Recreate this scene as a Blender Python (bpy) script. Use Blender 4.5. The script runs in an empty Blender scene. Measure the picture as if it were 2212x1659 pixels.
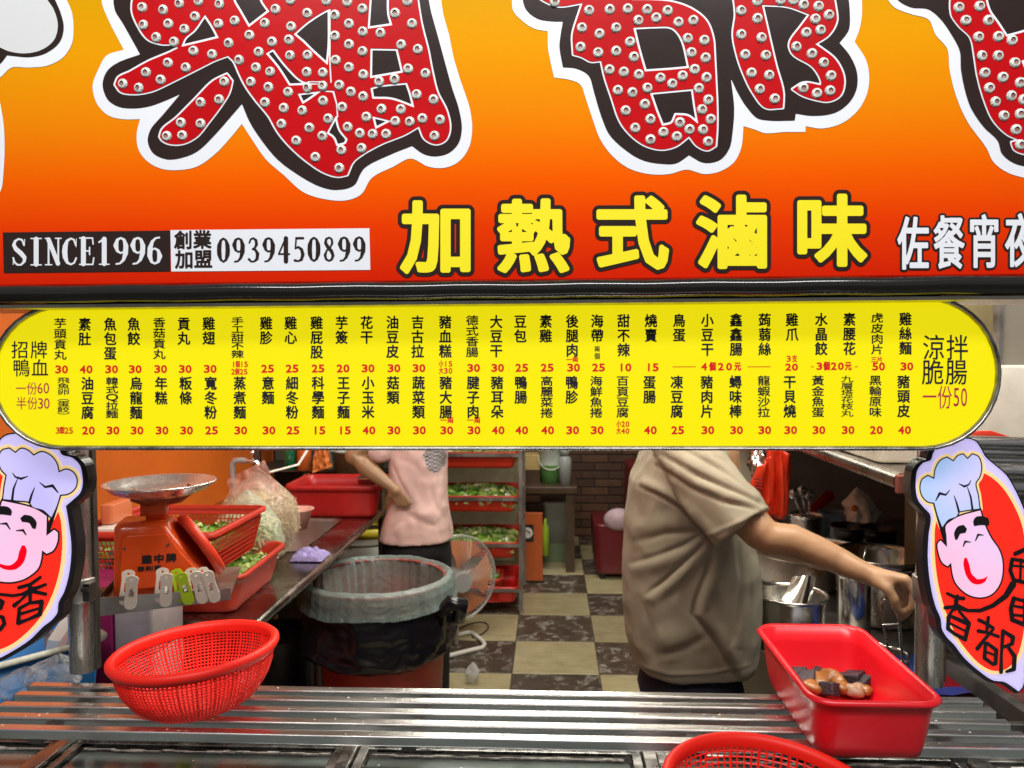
import bpy, bmesh, math, random
import numpy as np
from mathutils import Vector, Matrix, noise
from mathutils.geometry import delaunay_2d_cdt
random.seed(7)
R = math.radians
SC = bpy.context.scene
COL = SC.collection
# ------------------------------------------------------------------ camera
CAM = Vector((0, 0, 1.5)); FPX = 1653.0; UC, VC = 1106.0, 829.5
yaw, pitch, roll = R(2.9), R(2.06), R(0.32)
FWD = Vector((-math.sin(yaw)*math.cos(pitch), math.cos(yaw)*math.cos(pitch), -math.sin(pitch)))
RT = FWD.cross(Vector((0, 0, 1))).normalized(); UP = RT.cross(FWD)
RGT = RT*math.cos(roll) - UP*math.sin(roll); UPP = UP*math.cos(roll) + RT*math.sin(roll)
cd = bpy.data.cameras.new('camera'); cam = bpy.data.objects.new('camera', cd); COL.objects.link(cam)
cam.matrix_world = Matrix(((RGT.x, UPP.x, -FWD.x, CAM.x), (RGT.y, UPP.y, -FWD.y, CAM.y), (RGT.z, UPP.z, -FWD.z, CAM.z), (0, 0, 0, 1)))
cd.sensor_width = 36; cd.lens = 36*FPX/2212; cd.clip_start = .02; cd.clip_end = 200
cd.dof.use_dof = True; cd.dof.focus_distance = 1.08; cd.dof.aperture_fstop = 9
SC.camera = cam
# ------------------------------------------------------------------ world: dim night street glow
wd = bpy.data.worlds.new('World'); SC.world = wd; wd.use_nodes = True
bg = wd.node_tree.nodes['Background']; bg.inputs[0].default_value = (.92, .95, 1, 1); bg.inputs[1].default_value = .2
SC.view_settings.view_transform = 'Standard'; SC.view_settings.look = 'None'
SC.view_settings.exposure = 0; SC.view_settings.gamma = 1; SC.view_settings.use_curve_mapping = False
SC.render.engine = 'CYCLES'
def area(name, loc, target, sx, sy, power, col=(1, .97, .92)):
    l = bpy.data.lights.new(name, 'AREA'); l.shape = 'RECTANGLE'; l.size = sx; l.size_y = sy; l.energy = power; l.color = col
    o = bpy.data.objects.new(name, l); COL.objects.link(o); o.location = loc
    d = Vector(target) - Vector(loc); o.rotation_euler = d.to_track_quat('-Z', 'Y').to_euler(); return o
# light added over the customers for the sign, no fixture; shop tubes below have fixtures
area('sign_fill_light', (0.0, -.75, 3.25), (0, 1.0, 1.6), 2.6, .35, 88, (1, .98, .96))
area('cart_fill_light', (0.3, 1.34, 2.265), (0.3, 1.75, 0), 1.5, .25, 36, (1, .97, .86))  # added behind the sign to brighten the man and the near bench
area('ceiling_light_middle', (0.1, 2.9, 2.655), (0.1, 2.9, 0), 1.25, .3, 42, (1, .96, .84))
area('ceiling_light_back', (-.2, 4.8, 2.655), (-.2, 4.8, 0), 1.25, .3, 24, (1, .96, .84))

def ray(u, v): return FWD + RGT*((u-UC)/FPX) + UPP*((VC-v)/FPX)
def at(u, v, Y): d = ray(u, v); return CAM + d*(Y/d.y)
def atz(u, v, Z): d = ray(u, v); return CAM + d*((Z-CAM.z)/d.z)
def uv_of(p):
    d = Vector(p)-CAM; w = d.dot(FWD); return UC+FPX*d.dot(RGT)/w, VC-FPX*d.dot(UPP)/w
# ------------------------------------------------------------------ materials
MATS = {}
def mat(name, col, rough=.5, metal=0, var=0.0, vscale=8, bump=0, bscale=60, spec=.5, emit=0, emitc=None, coat=0, alpha=1, trans=0, sss=0, vstretch=(1, 1, 1), col2=None, rvar=0, coord='pos'):
    if name in MATS: return MATS[name]
    m = bpy.data.materials.new(name); m.use_nodes = True; nt = m.node_tree; N = nt.nodes; L = nt.links
    b = N['Principled BSDF']; c = (*col, 1)
    b.inputs['Base Color'].default_value = c; b.inputs['Roughness'].default_value = rough; b.inputs['Metallic'].default_value = metal
    b.inputs['Specular IOR Level'].default_value = spec; b.inputs['Coat Weight'].default_value = coat; b.inputs['Coat Roughness'].default_value = .08
    b.inputs['Alpha'].default_value = alpha; b.inputs['Transmission Weight'].default_value = trans
    if sss: b.inputs['Subsurface Weight'].default_value = sss; b.inputs['Subsurface Radius'].default_value = (.01, .004, .002)
    if emit: b.inputs['Emission Color'].default_value = (*(emitc or col), 1); b.inputs['Emission Strength'].default_value = emit
    if var or bump or rvar:
        g = N.new('ShaderNodeNewGeometry'); mp = N.new('ShaderNodeMapping'); mp.inputs['Scale'].default_value = vstretch
        if coord == 'obj':
            tc = N.new('ShaderNodeTexCoord'); L.new(tc.outputs['Object'], mp.inputs[0])
        else: L.new(g.outputs['Position'], mp.inputs[0])
    if var or rvar:
        n = N.new('ShaderNodeTexNoise'); n.inputs['Scale'].default_value = vscale; n.inputs['Detail'].default_value = 6; n.inputs['Roughness'].default_value = .65
        L.new(mp.outputs[0], n.inputs['Vector'])
    if var:
        r = N.new('ShaderNodeValToRGB'); r.color_ramp.elements[0].position = .32; r.color_ramp.elements[1].position = .68
        a = col2 if col2 else tuple(x*(1-var) for x in col)
        r.color_ramp.elements[0].color = (*a, 1); r.color_ramp.elements[1].color = (*(min(1, x*(1+var*.5)) for x in col), 1)
        L.new(n.outputs['Fac'], r.inputs[0]); L.new(r.outputs[0], b.inputs['Base Color'])
    if rvar:
        mr = N.new('ShaderNodeMapRange'); mr.inputs[1].default_value = .3; mr.inputs[2].default_value = .7
        mr.inputs[3].default_value = max(.02, rough-rvar); mr.inputs[4].default_value = rough+rvar
        L.new(n.outputs['Fac'], mr.inputs[0]); L.new(mr.outputs[0], b.inputs['Roughness'])
    if bump:
        n2 = N.new('ShaderNodeTexNoise'); n2.inputs['Scale'].default_value = bscale; n2.inputs['Detail'].default_value = 4
        L.new(mp.outputs[0], n2.inputs['Vector']); bp = N.new('ShaderNodeBump'); bp.inputs['Strength'].default_value = bump; bp.inputs['Distance'].default_value = .002
        L.new(n2.outputs['Fac'], bp.inputs['Height']); L.new(bp.outputs[0], b.inputs['Normal'])
    MATS[name] = m; return m
def film(name, col, fac, rough=.15, bump=.6, bscale=30, metal=0):
    m = bpy.data.materials.new(name); m.use_nodes = True; nt = m.node_tree; N = nt.nodes; L = nt.links
    b = N['Principled BSDF']; b.inputs['Base Color'].default_value = (*col, 1); b.inputs['Roughness'].default_value = rough
    t = N.new('ShaderNodeBsdfTransparent'); mx = N.new('ShaderNodeMixShader'); out = N['Material Output']
    lw = N.new('ShaderNodeLayerWeight'); lw.inputs[0].default_value = .35
    mr = N.new('ShaderNodeMapRange'); mr.inputs[3].default_value = fac; mr.inputs[4].default_value = min(1, fac+.55)
    L.new(lw.outputs['Facing'], mr.inputs[0]); L.new(mr.outputs[0], mx.inputs[0]); L.new(t.outputs[0], mx.inputs[1]); L.new(b.outputs[0], mx.inputs[2]); L.new(mx.outputs[0], out.inputs[0])
    n = N.new('ShaderNodeTexNoise'); n.inputs['Scale'].default_value = bscale; n.inputs['Detail'].default_value = 5; n.inputs['Distortion'].default_value = 1.2
    g = N.new('ShaderNodeNewGeometry'); L.new(g.outputs['Position'], n.inputs['Vector'])
    bp = N.new('ShaderNodeBump'); bp.inputs['Strength'].default_value = bump; bp.inputs['Distance'].default_value = .01
    L.new(n.outputs['Fac'], bp.inputs['Height']); L.new(bp.outputs[0], b.inputs['Normal']); L.new(bp.outputs[0], lw.inputs['Normal'])
    return m
# ------------------------------------------------------------------ objects
def put(o, parent=None):
    COL.objects.link(o)
    if parent is not None: o.parent = parent
    return o
def tag(o, label=None, cat=None, group=None, kind=None):
    if label: o['label'] = label
    if cat: o['category'] = cat
    if group: o['group'] = group
    if kind: o['kind'] = kind
    return o
def thing(name, label, cat, loc=(0, 0, 0), rot=(0, 0, 0), group=None):
    o = bpy.data.objects.new(name, None); o.location = loc; o.rotation_euler = rot; o.empty_display_size = .05
    COL.objects.link(o); return tag(o, label, cat, group)
def copy_tree(o, parent=None):
    c = o.copy(); COL.objects.link(c)
    for k in ('label',):
        pass
    if parent is not None: c.parent = parent
    for ch in list(o.children): copy_tree(ch, c)
    return c
class MB:
    def __init__(s): s.v = []; s.f = []; s.sm = []; s.mi = []; s.cur = 0
    def add(s, vs, fs, smooth=False):
        n = len(s.v); s.v += [tuple(x) for x in vs]
        for f in fs: s.f.append(tuple(i+n for i in f)); s.sm.append(smooth); s.mi.append(s.cur)
    def box(s, c, size, rot=None):
        c = Vector(c); hx, hy, hz = (d/2 for d in size)
        vs = [Vector((x, y, z)) for x in (-hx, hx) for y in (-hy, hy) for z in (-hz, hz)]
        if rot is not None: vs = [rot @ p for p in vs]
        s.add([c+p for p in vs], [(0, 1, 3, 2), (4, 6, 7, 5), (0, 4, 5, 1), (2, 3, 7, 6), (0, 2, 6, 4), (1, 5, 7, 3)])
    def span(s, x0, x1, y0, y1, z0, z1): s.box(((x0+x1)/2, (y0+y1)/2, (z0+z1)/2), (abs(x1-x0), abs(y1-y0), abs(z1-z0)))
    def tube(s, path, r, n=10, cap=True, closed=False, flat=1.0):
        path = [Vector(p) for p in path]; m = len(path)
        if not isinstance(r, (list, tuple)): r = [r]*m
        vs = []; prev = None
        for i, p in enumerate(path):
            a = path[(i-1) % m] if (i or closed) else p; b = path[(i+1) % m] if (i < m-1 or closed) else p
            t = (b-a).normalized() if (b-a).length > 1e-9 else Vector((0, 0, 1))
            if prev is None: ref = Vector((0, 0, 1)) if abs(t.z) < .9 else Vector((1, 0, 0)); x = t.cross(ref).normalized()
            else:
                x = (prev - t*prev.dot(t))
                x = x.normalized() if x.length > 1e-6 else t.orthogonal().normalized()
            prev = x; y = t.cross(x)
            for k in range(n):
                a_ = 2*math.pi*k/n; vs.append(p + (x*math.cos(a_) + y*math.sin(a_)*flat)*r[i])
        fs = []
        for i in range(m if closed else m-1):
            for k in range(n):
                j = (i+1) % m; fs.append((i*n+k, i*n+(k+1) % n, j*n+(k+1) % n, j*n+k))
        s.add(vs, fs, n > 4)
        if cap and not closed:
            s.add(vs[:n], [tuple(range(n))[::-1]]); s.add(vs[-n:], [tuple(range(n))])
    def lathe(s, prof, c=(0, 0, 0), n=32, M=None, smooth=True, sx=1, sy=1):
        c = Vector(c); vs = []
        for r, z in prof:
            for k in range(n):
                a = 2*math.pi*k/n; p = Vector((r*math.cos(a)*sx, r*math.sin(a)*sy, z))
                if M is not None: p = M @ p
                vs.append(c+p)
        fs = []
        for i in range(len(prof)-1):
            for k in range(n): fs.append((i*n+k, i*n+(k+1) % n, (i+1)*n+(k+1) % n, (i+1)*n+k))
        s.add(vs, fs, smooth)
    def sphere(s, c, r, n=12, m=8, M=None):
        r = r if isinstance(r, (tuple, list)) else (r, r, r); c = Vector(c); vs = []; fs = []
        vs.append(Vector((0, 0, -r[2])))
        for i in range(1, m):
            t = -math.pi/2 + math.pi*i/m
            for k in range(n): a = 2*math.pi*k/n; vs.append(Vector((r[0]*math.cos(t)*math.cos(a), r[1]*math.cos(t)*math.sin(a), r[2]*math.sin(t))))
        vs.append(Vector((0, 0, r[2])))
        for k in range(n): fs.append((0, 1+(k+1) % n, 1+k))
        for i in range(m-2):
            for k in range(n): a = 1+i*n; fs.append((a+k, a+(k+1) % n, a+n+(k+1) % n, a+n+k))
        e = len(vs)-1; a = 1+(m-2)*n
        for k in range(n): fs.append((a+k, a+(k+1) % n, e))
        if M is not None: vs = [M @ p for p in vs]
        s.add([c+p for p in vs], fs, True)
    def loft(s, rings, smooth=True, cap0=True, cap1=True, closed=True):
        n = len(rings[0]); vs = [p for r in rings for p in r]; fs = []
        for i in range(len(rings)-1):
            for k in range(n if closed else n-1): fs.append((i*n+k, i*n+(k+1) % n, (i+1)*n+(k+1) % n, (i+1)*n+k))
        if cap0: fs.append(tuple(range(n))[::-1])
        if cap1: b = (len(rings)-1)*n; fs.append(tuple(b+k for k in range(n)))
        s.add(vs, fs, smooth)
    def grid(s, fn, nu, nv, smooth=True):
        vs = [fn(i/nu, j/nv) for j in range(nv+1) for i in range(nu+1)]
        fs = [(j*(nu+1)+i, j*(nu+1)+i+1, (j+1)*(nu+1)+i+1, (j+1)*(nu+1)+i) for j in range(nv) for i in range(nu)]
        s.add(vs, fs, smooth)
    def mesh(s, name, mats):
        me = bpy.data.meshes.new(name); me.from_pydata(s.v, [], s.f); me.validate(clean_customdata=False) if False else None
        for m in (mats if isinstance(mats, (list, tuple)) else [mats]): me.materials.append(m)
        me.polygons.foreach_set('use_smooth', s.sm); me.polygons.foreach_set('material_index', s.mi); me.update(); return me
    def build(s, name, mats, parent=None, bevel=0, seg=2, world=True, fixn=True):
        me = s.mesh(name, mats)
        if fixn:
            bm = bmesh.new(); bm.from_mesh(me); bmesh.ops.recalc_face_normals(bm, faces=bm.faces); bm.to_mesh(me); bm.free()
        o = bpy.data.objects.new(name, me); put(o, parent)
        if parent is not None and world:
            g = parent; off = Vector(parent.location)
            while g.parent is not None: g = g.parent; off = off+Vector(g.location)
            o.location = -off
        if bevel:
            b = o.modifiers.new('bevel', 'BEVEL'); b.width = bevel; b.segments = seg; b.limit_method = 'ANGLE'; b.angle_limit = R(35)
        return o
def rrect(w, d, r, z, cx=0, cy=0, n=6):
    pts = []
    for (sx, sy, a0) in ((1, 1, 0), (-1, 1, 90), (-1, -1, 180), (1, -1, 270)):
        for k in range(n+1):
            a = R(a0+90*k/n); pts.append(Vector((cx+sx*(w/2-r)+r*math.cos(a), cy+sy*(d/2-r)+r*math.sin(a), z)))
    return pts
def tub_mesh(w, d, h, taper=.85, rim=.012, t=.003, r=.03, drop=.012):
    mb = MB(); rr = []
    def s(k, z, grow, rad): rr.append(rrect(w*k+2*grow, d*k+2*grow if d*k+2*grow > 0 else .01, max(.004, rad), z))
    s(taper, 0.006, -.008, r*.8); s(taper, 0.0, -.014, r*.7)
    rings = [rrect(w*taper-.03, d*taper-.03, r*.6, 0), rrect(w*taper-.004, d*taper-.004, r*.8, .006), rrect(w*(taper+.01), d*(taper+.01), r*.85, .02)]
    for q in (.4, .7, 1): rings.append(rrect(w*(taper+(1-taper)*q), d*(taper+(1-taper)*q), r, h*q-(drop if q == 1 else 0)))
    rings += [rrect(w+2*rim, d+2*rim, r+rim, h-drop), rrect(w+2*rim+.003, d+2*rim+.003, r+rim, h-drop*.5), rrect(w+2*rim-.002, d+2*rim-.002, r+rim, h-.001), rrect(w+rim, d+rim, r+rim*.5, h+.001),
              rrect(w-2*t, d-2*t, r, h-.002)]
    for q in (.7, .4): rings.append(rrect(w*(taper+(1-taper)*q)-2*t, d*(taper+(1-taper)*q)-2*t, r*.9, h*q))
    rings += [rrect(w*(taper+.01)-2*t, d*(taper+.01)-2*t, r*.8, .02), rrect(w*taper-2*t-.008, d*taper-2*t-.008, r*.7, .007), rrect(w*taper-.04, d*taper-.04, r*.5, .004)]
    mb.loft(rings); return mb
# ------------------------------------------------------------------ flat print: signed distance layers
def smooth(pts, seg=6, corner=52):
    P = [np.array(p, float) for p in pts]; n = len(P); T = []
    for i in range(n):
        a, b, c = P[i-1], P[i], P[(i+1) % n]; d1 = b-a; d2 = c-b
        l1, l2 = np.hypot(*d1), np.hypot(*d2)
        cs = (d1@d2)/(l1*l2+1e-9); T.append(None if math.degrees(math.acos(max(-1, min(1, cs)))) > corner else (d1/l1+d2/l2)/2)
    out = []
    for i in range(n):
        a, b = P[i], P[(i+1) % n]; l = np.hypot(*(b-a)); ta, tb = T[i], T[(i+1) % n]
        ta = (b-a)/l if ta is None else ta; tb = (b-a)/l if tb is None else tb
        for k in range(seg):
            t = k/seg; h = (2*t**3-3*t*t+1, t**3-2*t*t+t, -2*t**3+3*t*t, t**3-t*t)
            out.append(h[0]*a+h[1]*l*ta+h[2]*b+h[3]*l*tb)
    return np.array(out)
def poly_prim(pts, r=0.0, sm=True): return ('seg', smooth(pts) if sm else np.array(pts, float), r)
def phi_segs(S, X, Y, gx, gy, st, r):
    # S: array of segments (n,4); signed distance (inside positive) + r
    D = np.full(X.shape, 1e3); band = abs(r)+3*st+2
    for x0, y0, x1, y1 in S:
        i0 = max(0, int((min(x0, x1)-band-gx)/st)); i1 = min(X.shape[1], int((max(x0, x1)+band-gx)/st)+2)
        j0 = max(0, int((min(y0, y1)-band-gy)/st)); j1 = min(X.shape[0], int((max(y0, y1)+band-gy)/st)+2)
        if i0 >= i1 or j0 >= j1: continue
        xx = X[j0:j1, i0:i1]; yy = Y[j0:j1, i0:i1]; dx, dy = x1-x0, y1-y0; l2 = dx*dx+dy*dy+1e-12
        t = np.clip(((xx-x0)*dx+(yy-y0)*dy)/l2, 0, 1); d = np.hypot(xx-x0-t*dx, yy-y0-t*dy)
        D[j0:j1, i0:i1] = np.minimum(D[j0:j1, i0:i1], d)
    ins = np.zeros(X.shape, bool); ys = Y[:, 0]; xs = X[0]
    for j, y in enumerate(ys):
        c = S[((S[:, 1] <= y) & (S[:, 3] > y)) | ((S[:, 3] <= y) & (S[:, 1] > y))]
        if len(c):
            xc = np.sort(c[:, 0]+(y-c[:, 1])*(c[:, 2]-c[:, 0])/(c[:, 3]-c[:, 1])); ins[j] = np.searchsorted(xc, xs) % 2 == 1
    return np.where(ins, D, -D)+r
def phi_stroke(pts, X, Y, gx, gy, st):
    P = np.full(X.shape, -1e3)
    if len(pts) == 1: pts = pts*2
    for (x0, y0, r0), (x1, y1, r1) in zip(pts[:-1], pts[1:]):
        b = max(r0, r1)+3*st+1
        i0 = max(0, int((min(x0, x1)-b-gx)/st)); i1 = min(X.shape[1], int((max(x0, x1)+b-gx)/st)+2)
        j0 = max(0, int((min(y0, y1)-b-gy)/st)); j1 = min(X.shape[0], int((max(y0, y1)+b-gy)/st)+2)
        if i0 >= i1 or j0 >= j1: continue
        xx = X[j0:j1, i0:i1]; yy = Y[j0:j1, i0:i1]; dx, dy = x1-x0, y1-y0; l2 = dx*dx+dy*dy+1e-12
        t = np.clip(((xx-x0)*dx+(yy-y0)*dy)/l2, 0, 1); d = (r0+(r1-r0)*t)-np.hypot(xx-x0-t*dx, yy-y0-t*dy)
        P[j0:j1, i0:i1] = np.maximum(P[j0:j1, i0:i1], d)
    return P
def contours(P, gx, gy, st):
    B = P > 0; nxt = {}; pos = {}
    H, W = P.shape
    mixed = np.zeros((H-1, W-1), int)+B[:-1, :-1]+B[:-1, 1:]+B[1:, 1:]+B[1:, :-1]
    js, is_ = np.where((mixed > 0) & (mixed < 4))
    def cut(j, i, j2, i2):
        k = (j, i, j2, i2) if (j, i) < (j2, i2) else (j2, i2, j, i)
        if k not in pos:
            a, b = P[k[0], k[1]], P[k[2], k[3]]; t = a/(a-b); t = min(.98, max(.02, t))
            pos[k] = (gx+st*(k[1]+(k[3]-k[1])*t), gy+st*(k[0]+(k[2]-k[0])*t))
        return k
    for j, i in zip(js.tolist(), is_.tolist()):
        c = ((j, i), (j, i+1), (j+1, i+1), (j+1, i)); ent = []; ext = []
        for q in range(4):
            a, b = c[q], c[(q+1) % 4]
            if B[a] and not B[b]: ext.append(cut(*a, *b))
            elif B[b] and not B[a]: ent.append(cut(*a, *b))
        # pair each exit with the following entry (separates diagonal cells)
        if len(ext) == 1: nxt[ext[0]] = ent[0]
        else:
            cuts = []
            for q in range(4):
                a, b = c[q], c[(q+1) % 4]; cuts.append((cut(*a, *b), B[a] and not B[b]))
            for q in range(4):
                if cuts[q][1]: nxt[cuts[q][0]] = cuts[q-1][0]
    loops = []; seen = set()
    for s0 in list(nxt):
        if s0 in seen: continue
        lp = []; k = s0
        while k not in seen and k in nxt: seen.add(k); lp.append(pos[k]); k = nxt[k]
        if len(lp) > 3: loops.append(simplify(lp, .12*st+.06))
    return [l for l in loops if len(l) > 2]
def simplify(lp, tol):
    P = np.array(lp); n = len(P)
    if n < 6: return lp
    far = int(np.argmax(((P-P[0])**2).sum(1))); keep = {0, far}
    def rec(a, b):
        if b-a < 2: return
        Q = P[[k % n for k in range(a, b+1)]]; d = Q[-1]-Q[0]; l = np.hypot(*d)
        e = np.abs(d[0]*(Q[:, 1]-Q[0, 1])-d[1]*(Q[:, 0]-Q[0, 0]))/l if l > 1e-9 else np.hypot(*(Q-Q[0]).T)
        k = int(np.argmax(e))
        if e[k] > tol: keep.add((a+k) % n); rec(a, a+k); rec(a+k, b)
    rec(0, far); rec(far, n); return [lp[k] for k in sorted(keep)]
def fill_loops(loops):
    vs = []; es = []
    for l in loops:
        b = len(vs); vs += [Vector(p) for p in l]; es += [(b+k, b+(k+1) % len(l)) for k in range(len(l))]
    v, e, f, *_ = delaunay_2d_cdt(vs, es, [], 0, 1e-6, True)
    if not len(f): return v, []
    F = np.array([tuple(x) for x in f]); V = np.array([(p.x, p.y) for p in v]); c = V[F].mean(1)
    S = np.vstack([np.hstack([np.array(l), np.roll(np.array(l), -1, 0)]) for l in loops])
    up = ((S[None, :, 1] <= c[:, 1, None]) != (S[None, :, 3] <= c[:, 1, None]))
    dy = S[:, 3]-S[:, 1]; dy = np.where(np.abs(dy) < 1e-12, 1e-12, dy)
    xc = S[None, :, 0]+(c[:, 1, None]-S[None, :, 1])*((S[:, 2]-S[:, 0])/dy)[None]
    ins = ((up & (xc > c[:, 0, None])).sum(1) % 2) == 1
    return v, [tuple(int(q) for q in t) for t in F[ins]]
def field_loops(prims, holes=(), st=1.0, clip=None):
    if len(prims) > 1 and not holes and all(p[0] == 'raw' for p in prims):
        out = []
        for p in prims: out += field_loops([p], (), st)
        return out
    lo = [1e9, 1e9]; hi = [-1e9, -1e9]
    for p in prims:
        A = np.array(p[1], float); r = p[2] if p[0] == 'seg' or p[0] == 'raw' else A[:, 2].max()
        if p[0] == 'raw': A = np.vstack([A[:, :2], A[:, 2:4]])
        for q in (0, 1): lo[q] = min(lo[q], A[:, q].min()-r-4*st); hi[q] = max(hi[q], A[:, q].max()+r+4*st)
    gx, gy = lo; xs = np.arange(lo[0], hi[0]+st, st); ys = np.arange(lo[1], hi[1]+st, st)+.137*st; gy = ys[0]; X, Y = np.meshgrid(xs, ys)
    def ev(p):
        if p[0] == 'seg': A = p[1]; S = np.hstack([A, np.roll(A, -1, 0)]); return phi_segs(S, X, Y, gx, gy, st, p[2])
        if p[0] == 'raw': return phi_segs(p[1], X, Y, gx, gy, st, p[2])
        return phi_stroke(p[1], X, Y, gx, gy, st)
    P = np.full(X.shape, -1e3)
    for p in prims: P = np.maximum(P, ev(p))
    for p in holes: P = np.minimum(P, -ev(p))
    P[0, :] = P[-1, :] = -5; P[:, 0] = P[:, -1] = -5
    return contours(P, gx, gy, st)
def flat(name, prims, Y, m, parent, holes=(), st=1.0, thick=0.0):
    loops = field_loops(prims, holes, st); v, f = fill_loops(loops)
    mb = MB(); W = [at(p.x, p.y, Y) for p in v]
    mb.add(W, [t if (W[t[1]]-W[t[0]]).cross(W[t[2]]-W[t[0]]).y < 0 else t[::-1] for t in f])
    if thick:
        for l in loops:
            a = [at(p[0], p[1], Y) for p in l]; n = len(a); mb.add(a+[p+Vector((0, thick, 0)) for p in a], [(k, (k+1) % n, n+(k+1) % n, n+k) for k in range(n)])
    return mb.build(name, m, parent, fixn=False)
# ------------------------------------------------------------------ glyphs (Blender's own fonts)
GL = {}
def glyph(ch, off=0.0):
    k = (ch, off)
    if k in GL: return GL[k]
    c = bpy.data.curves.new('tmp', 'FONT'); c.body = ch; c.size = 1; c.offset = off; c.resolution_u = 3; c.fill_mode = 'FRONT'
    o = bpy.data.objects.new('tmp', c); COL.objects.link(o); dg = bpy.context.evaluated_depsgraph_get()
    me = bpy.data.meshes.new_from_object(o.evaluated_get(dg)); bm = bmesh.new(); bm.from_mesh(me)
    bmesh.ops.remove_doubles(bm, verts=bm.verts, dist=1e-5)
    vs = [(q.co.x, q.co.y) for q in bm.verts]; bm.verts.index_update(); fs = [tuple(q.index for q in f.verts) for f in bm.faces]
    seg = [(*e.verts[0].co.xy, *e.verts[1].co.xy) for e in bm.edges if len(e.link_faces) == 1]; bm.free()
    bpy.data.objects.remove(o); bpy.data.curves.remove(c); bpy.data.meshes.remove(me)
    GL[k] = (np.array(vs) if vs else np.zeros((0, 2)), fs, np.array(seg)); return GL[k]
def is_cjk(ch): return ord(ch) > 0x2000
def chars_into(mb, items, Y, off=.0):
    # items: (char, u0, v0, w, h) cell boxes; CJK glyphs fill their em box, others their ink box
    for ch, u0, v0, w, h in items:
        vs, fs, sg = glyph(ch, off)
        if not len(vs): continue
        if is_cjk(ch) and ch not in '()': bx0, by0, bx1, by1 = EM
        else: bx0, by0 = vs.min(0); bx1, by1 = vs.max(0)
        if ch == '1': bx0 -= .12; bx1 += .12
        W = [at(u0+(x-bx0)/(bx1-bx0)*w, v0+h-(y-by0)/(by1-by0)*h, Y) for x, y in vs]
        mb.add(W, [t if (W[t[1]]-W[t[0]]).cross(W[t[2]]-W[t[0]]).y < 0 else t[::-1] for t in fs])
def chars_field(name, items, Y, r, m, parent, st=.42):
    pr = []
    for ch, u0, v0, w, h in items:
        vs, fs, sg = glyph(ch, 0.0)
        if not len(vs): continue
        if is_cjk(ch): pr.append(glyph_prim(ch, u0, v0, w, h, r))
        else:
            x0, x1 = vs[:, 0].min(), vs[:, 0].max(); k = h/.73
            if x1-x0 > .01:
                ww = min(w, w*(x1-x0)/.5) if ch == '1' else w
                pr.append(glyph_prim(ch, u0+(w-ww)/2, v0, ww, h, r))
    return flat(name, pr, Y, m, parent, st=st)
def glyph_prim(ch, u0, v0, w, h, r, off=0.0):
    vs, fs, sg = glyph(ch, off)
    if is_cjk(ch): bx0, by0, bx1, by1 = EM
    else: bx0, by0 = vs.min(0); bx1, by1 = vs.max(0)
    S = sg.copy(); S[:, [0, 2]] = u0+(S[:, [0, 2]]-bx0)/(bx1-bx0)*w; S[:, [1, 3]] = v0+h-(S[:, [1, 3]]-by0)/(by1-by0)*h
    return ('raw', S, r)
_v = glyph('國')[0]; EM = (_v[:, 0].min()-.05, _v[:, 1].min()-.02, _v[:, 0].max()+.05, _v[:, 1].max()+.02)
# ================================================================== common materials
steel = mat('brushed_steel', (.52, .5, .48), .26, 1, var=.12, vscale=14, rvar=.1, bump=.05, bscale=90, vstretch=(1, 14, 14))
steel_dull = mat('dull_steel', (.36, .34, .32), .42, 1, var=.25, vscale=9, rvar=.14, bump=.08)
steel_dark = mat('dark_steel', (.16, .15, .14), .45, 1, var=.3, vscale=7, rvar=.12)
chrome = mat('chrome', (.72, .72, .7), .14, 1, rvar=.05, vscale=20)
black_gloss = mat('black_gloss', (.012, .011, .009), .16, 0, bump=.18, bscale=14, coat=.4)
red_pl = mat('red_plastic', (.62, .014, .012), .3, 0, var=.12, vscale=16, bump=.08, bscale=130)
red_mesh = mat('red_basket_plastic', (.74, .016, .008), .48, 0, spec=.3, sss=.1)
red_dark = mat('deep_red_plastic', (.42, .012, .01), .4, 0, var=.2, vscale=9, bump=.05)
orange_pl = mat('orange_red_plastic', (.5, .024, .006), .48, 0, var=.15, vscale=12)
white_pl = mat('white_plastic', (.72, .7, .65), .4, 0, var=.08)
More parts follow.
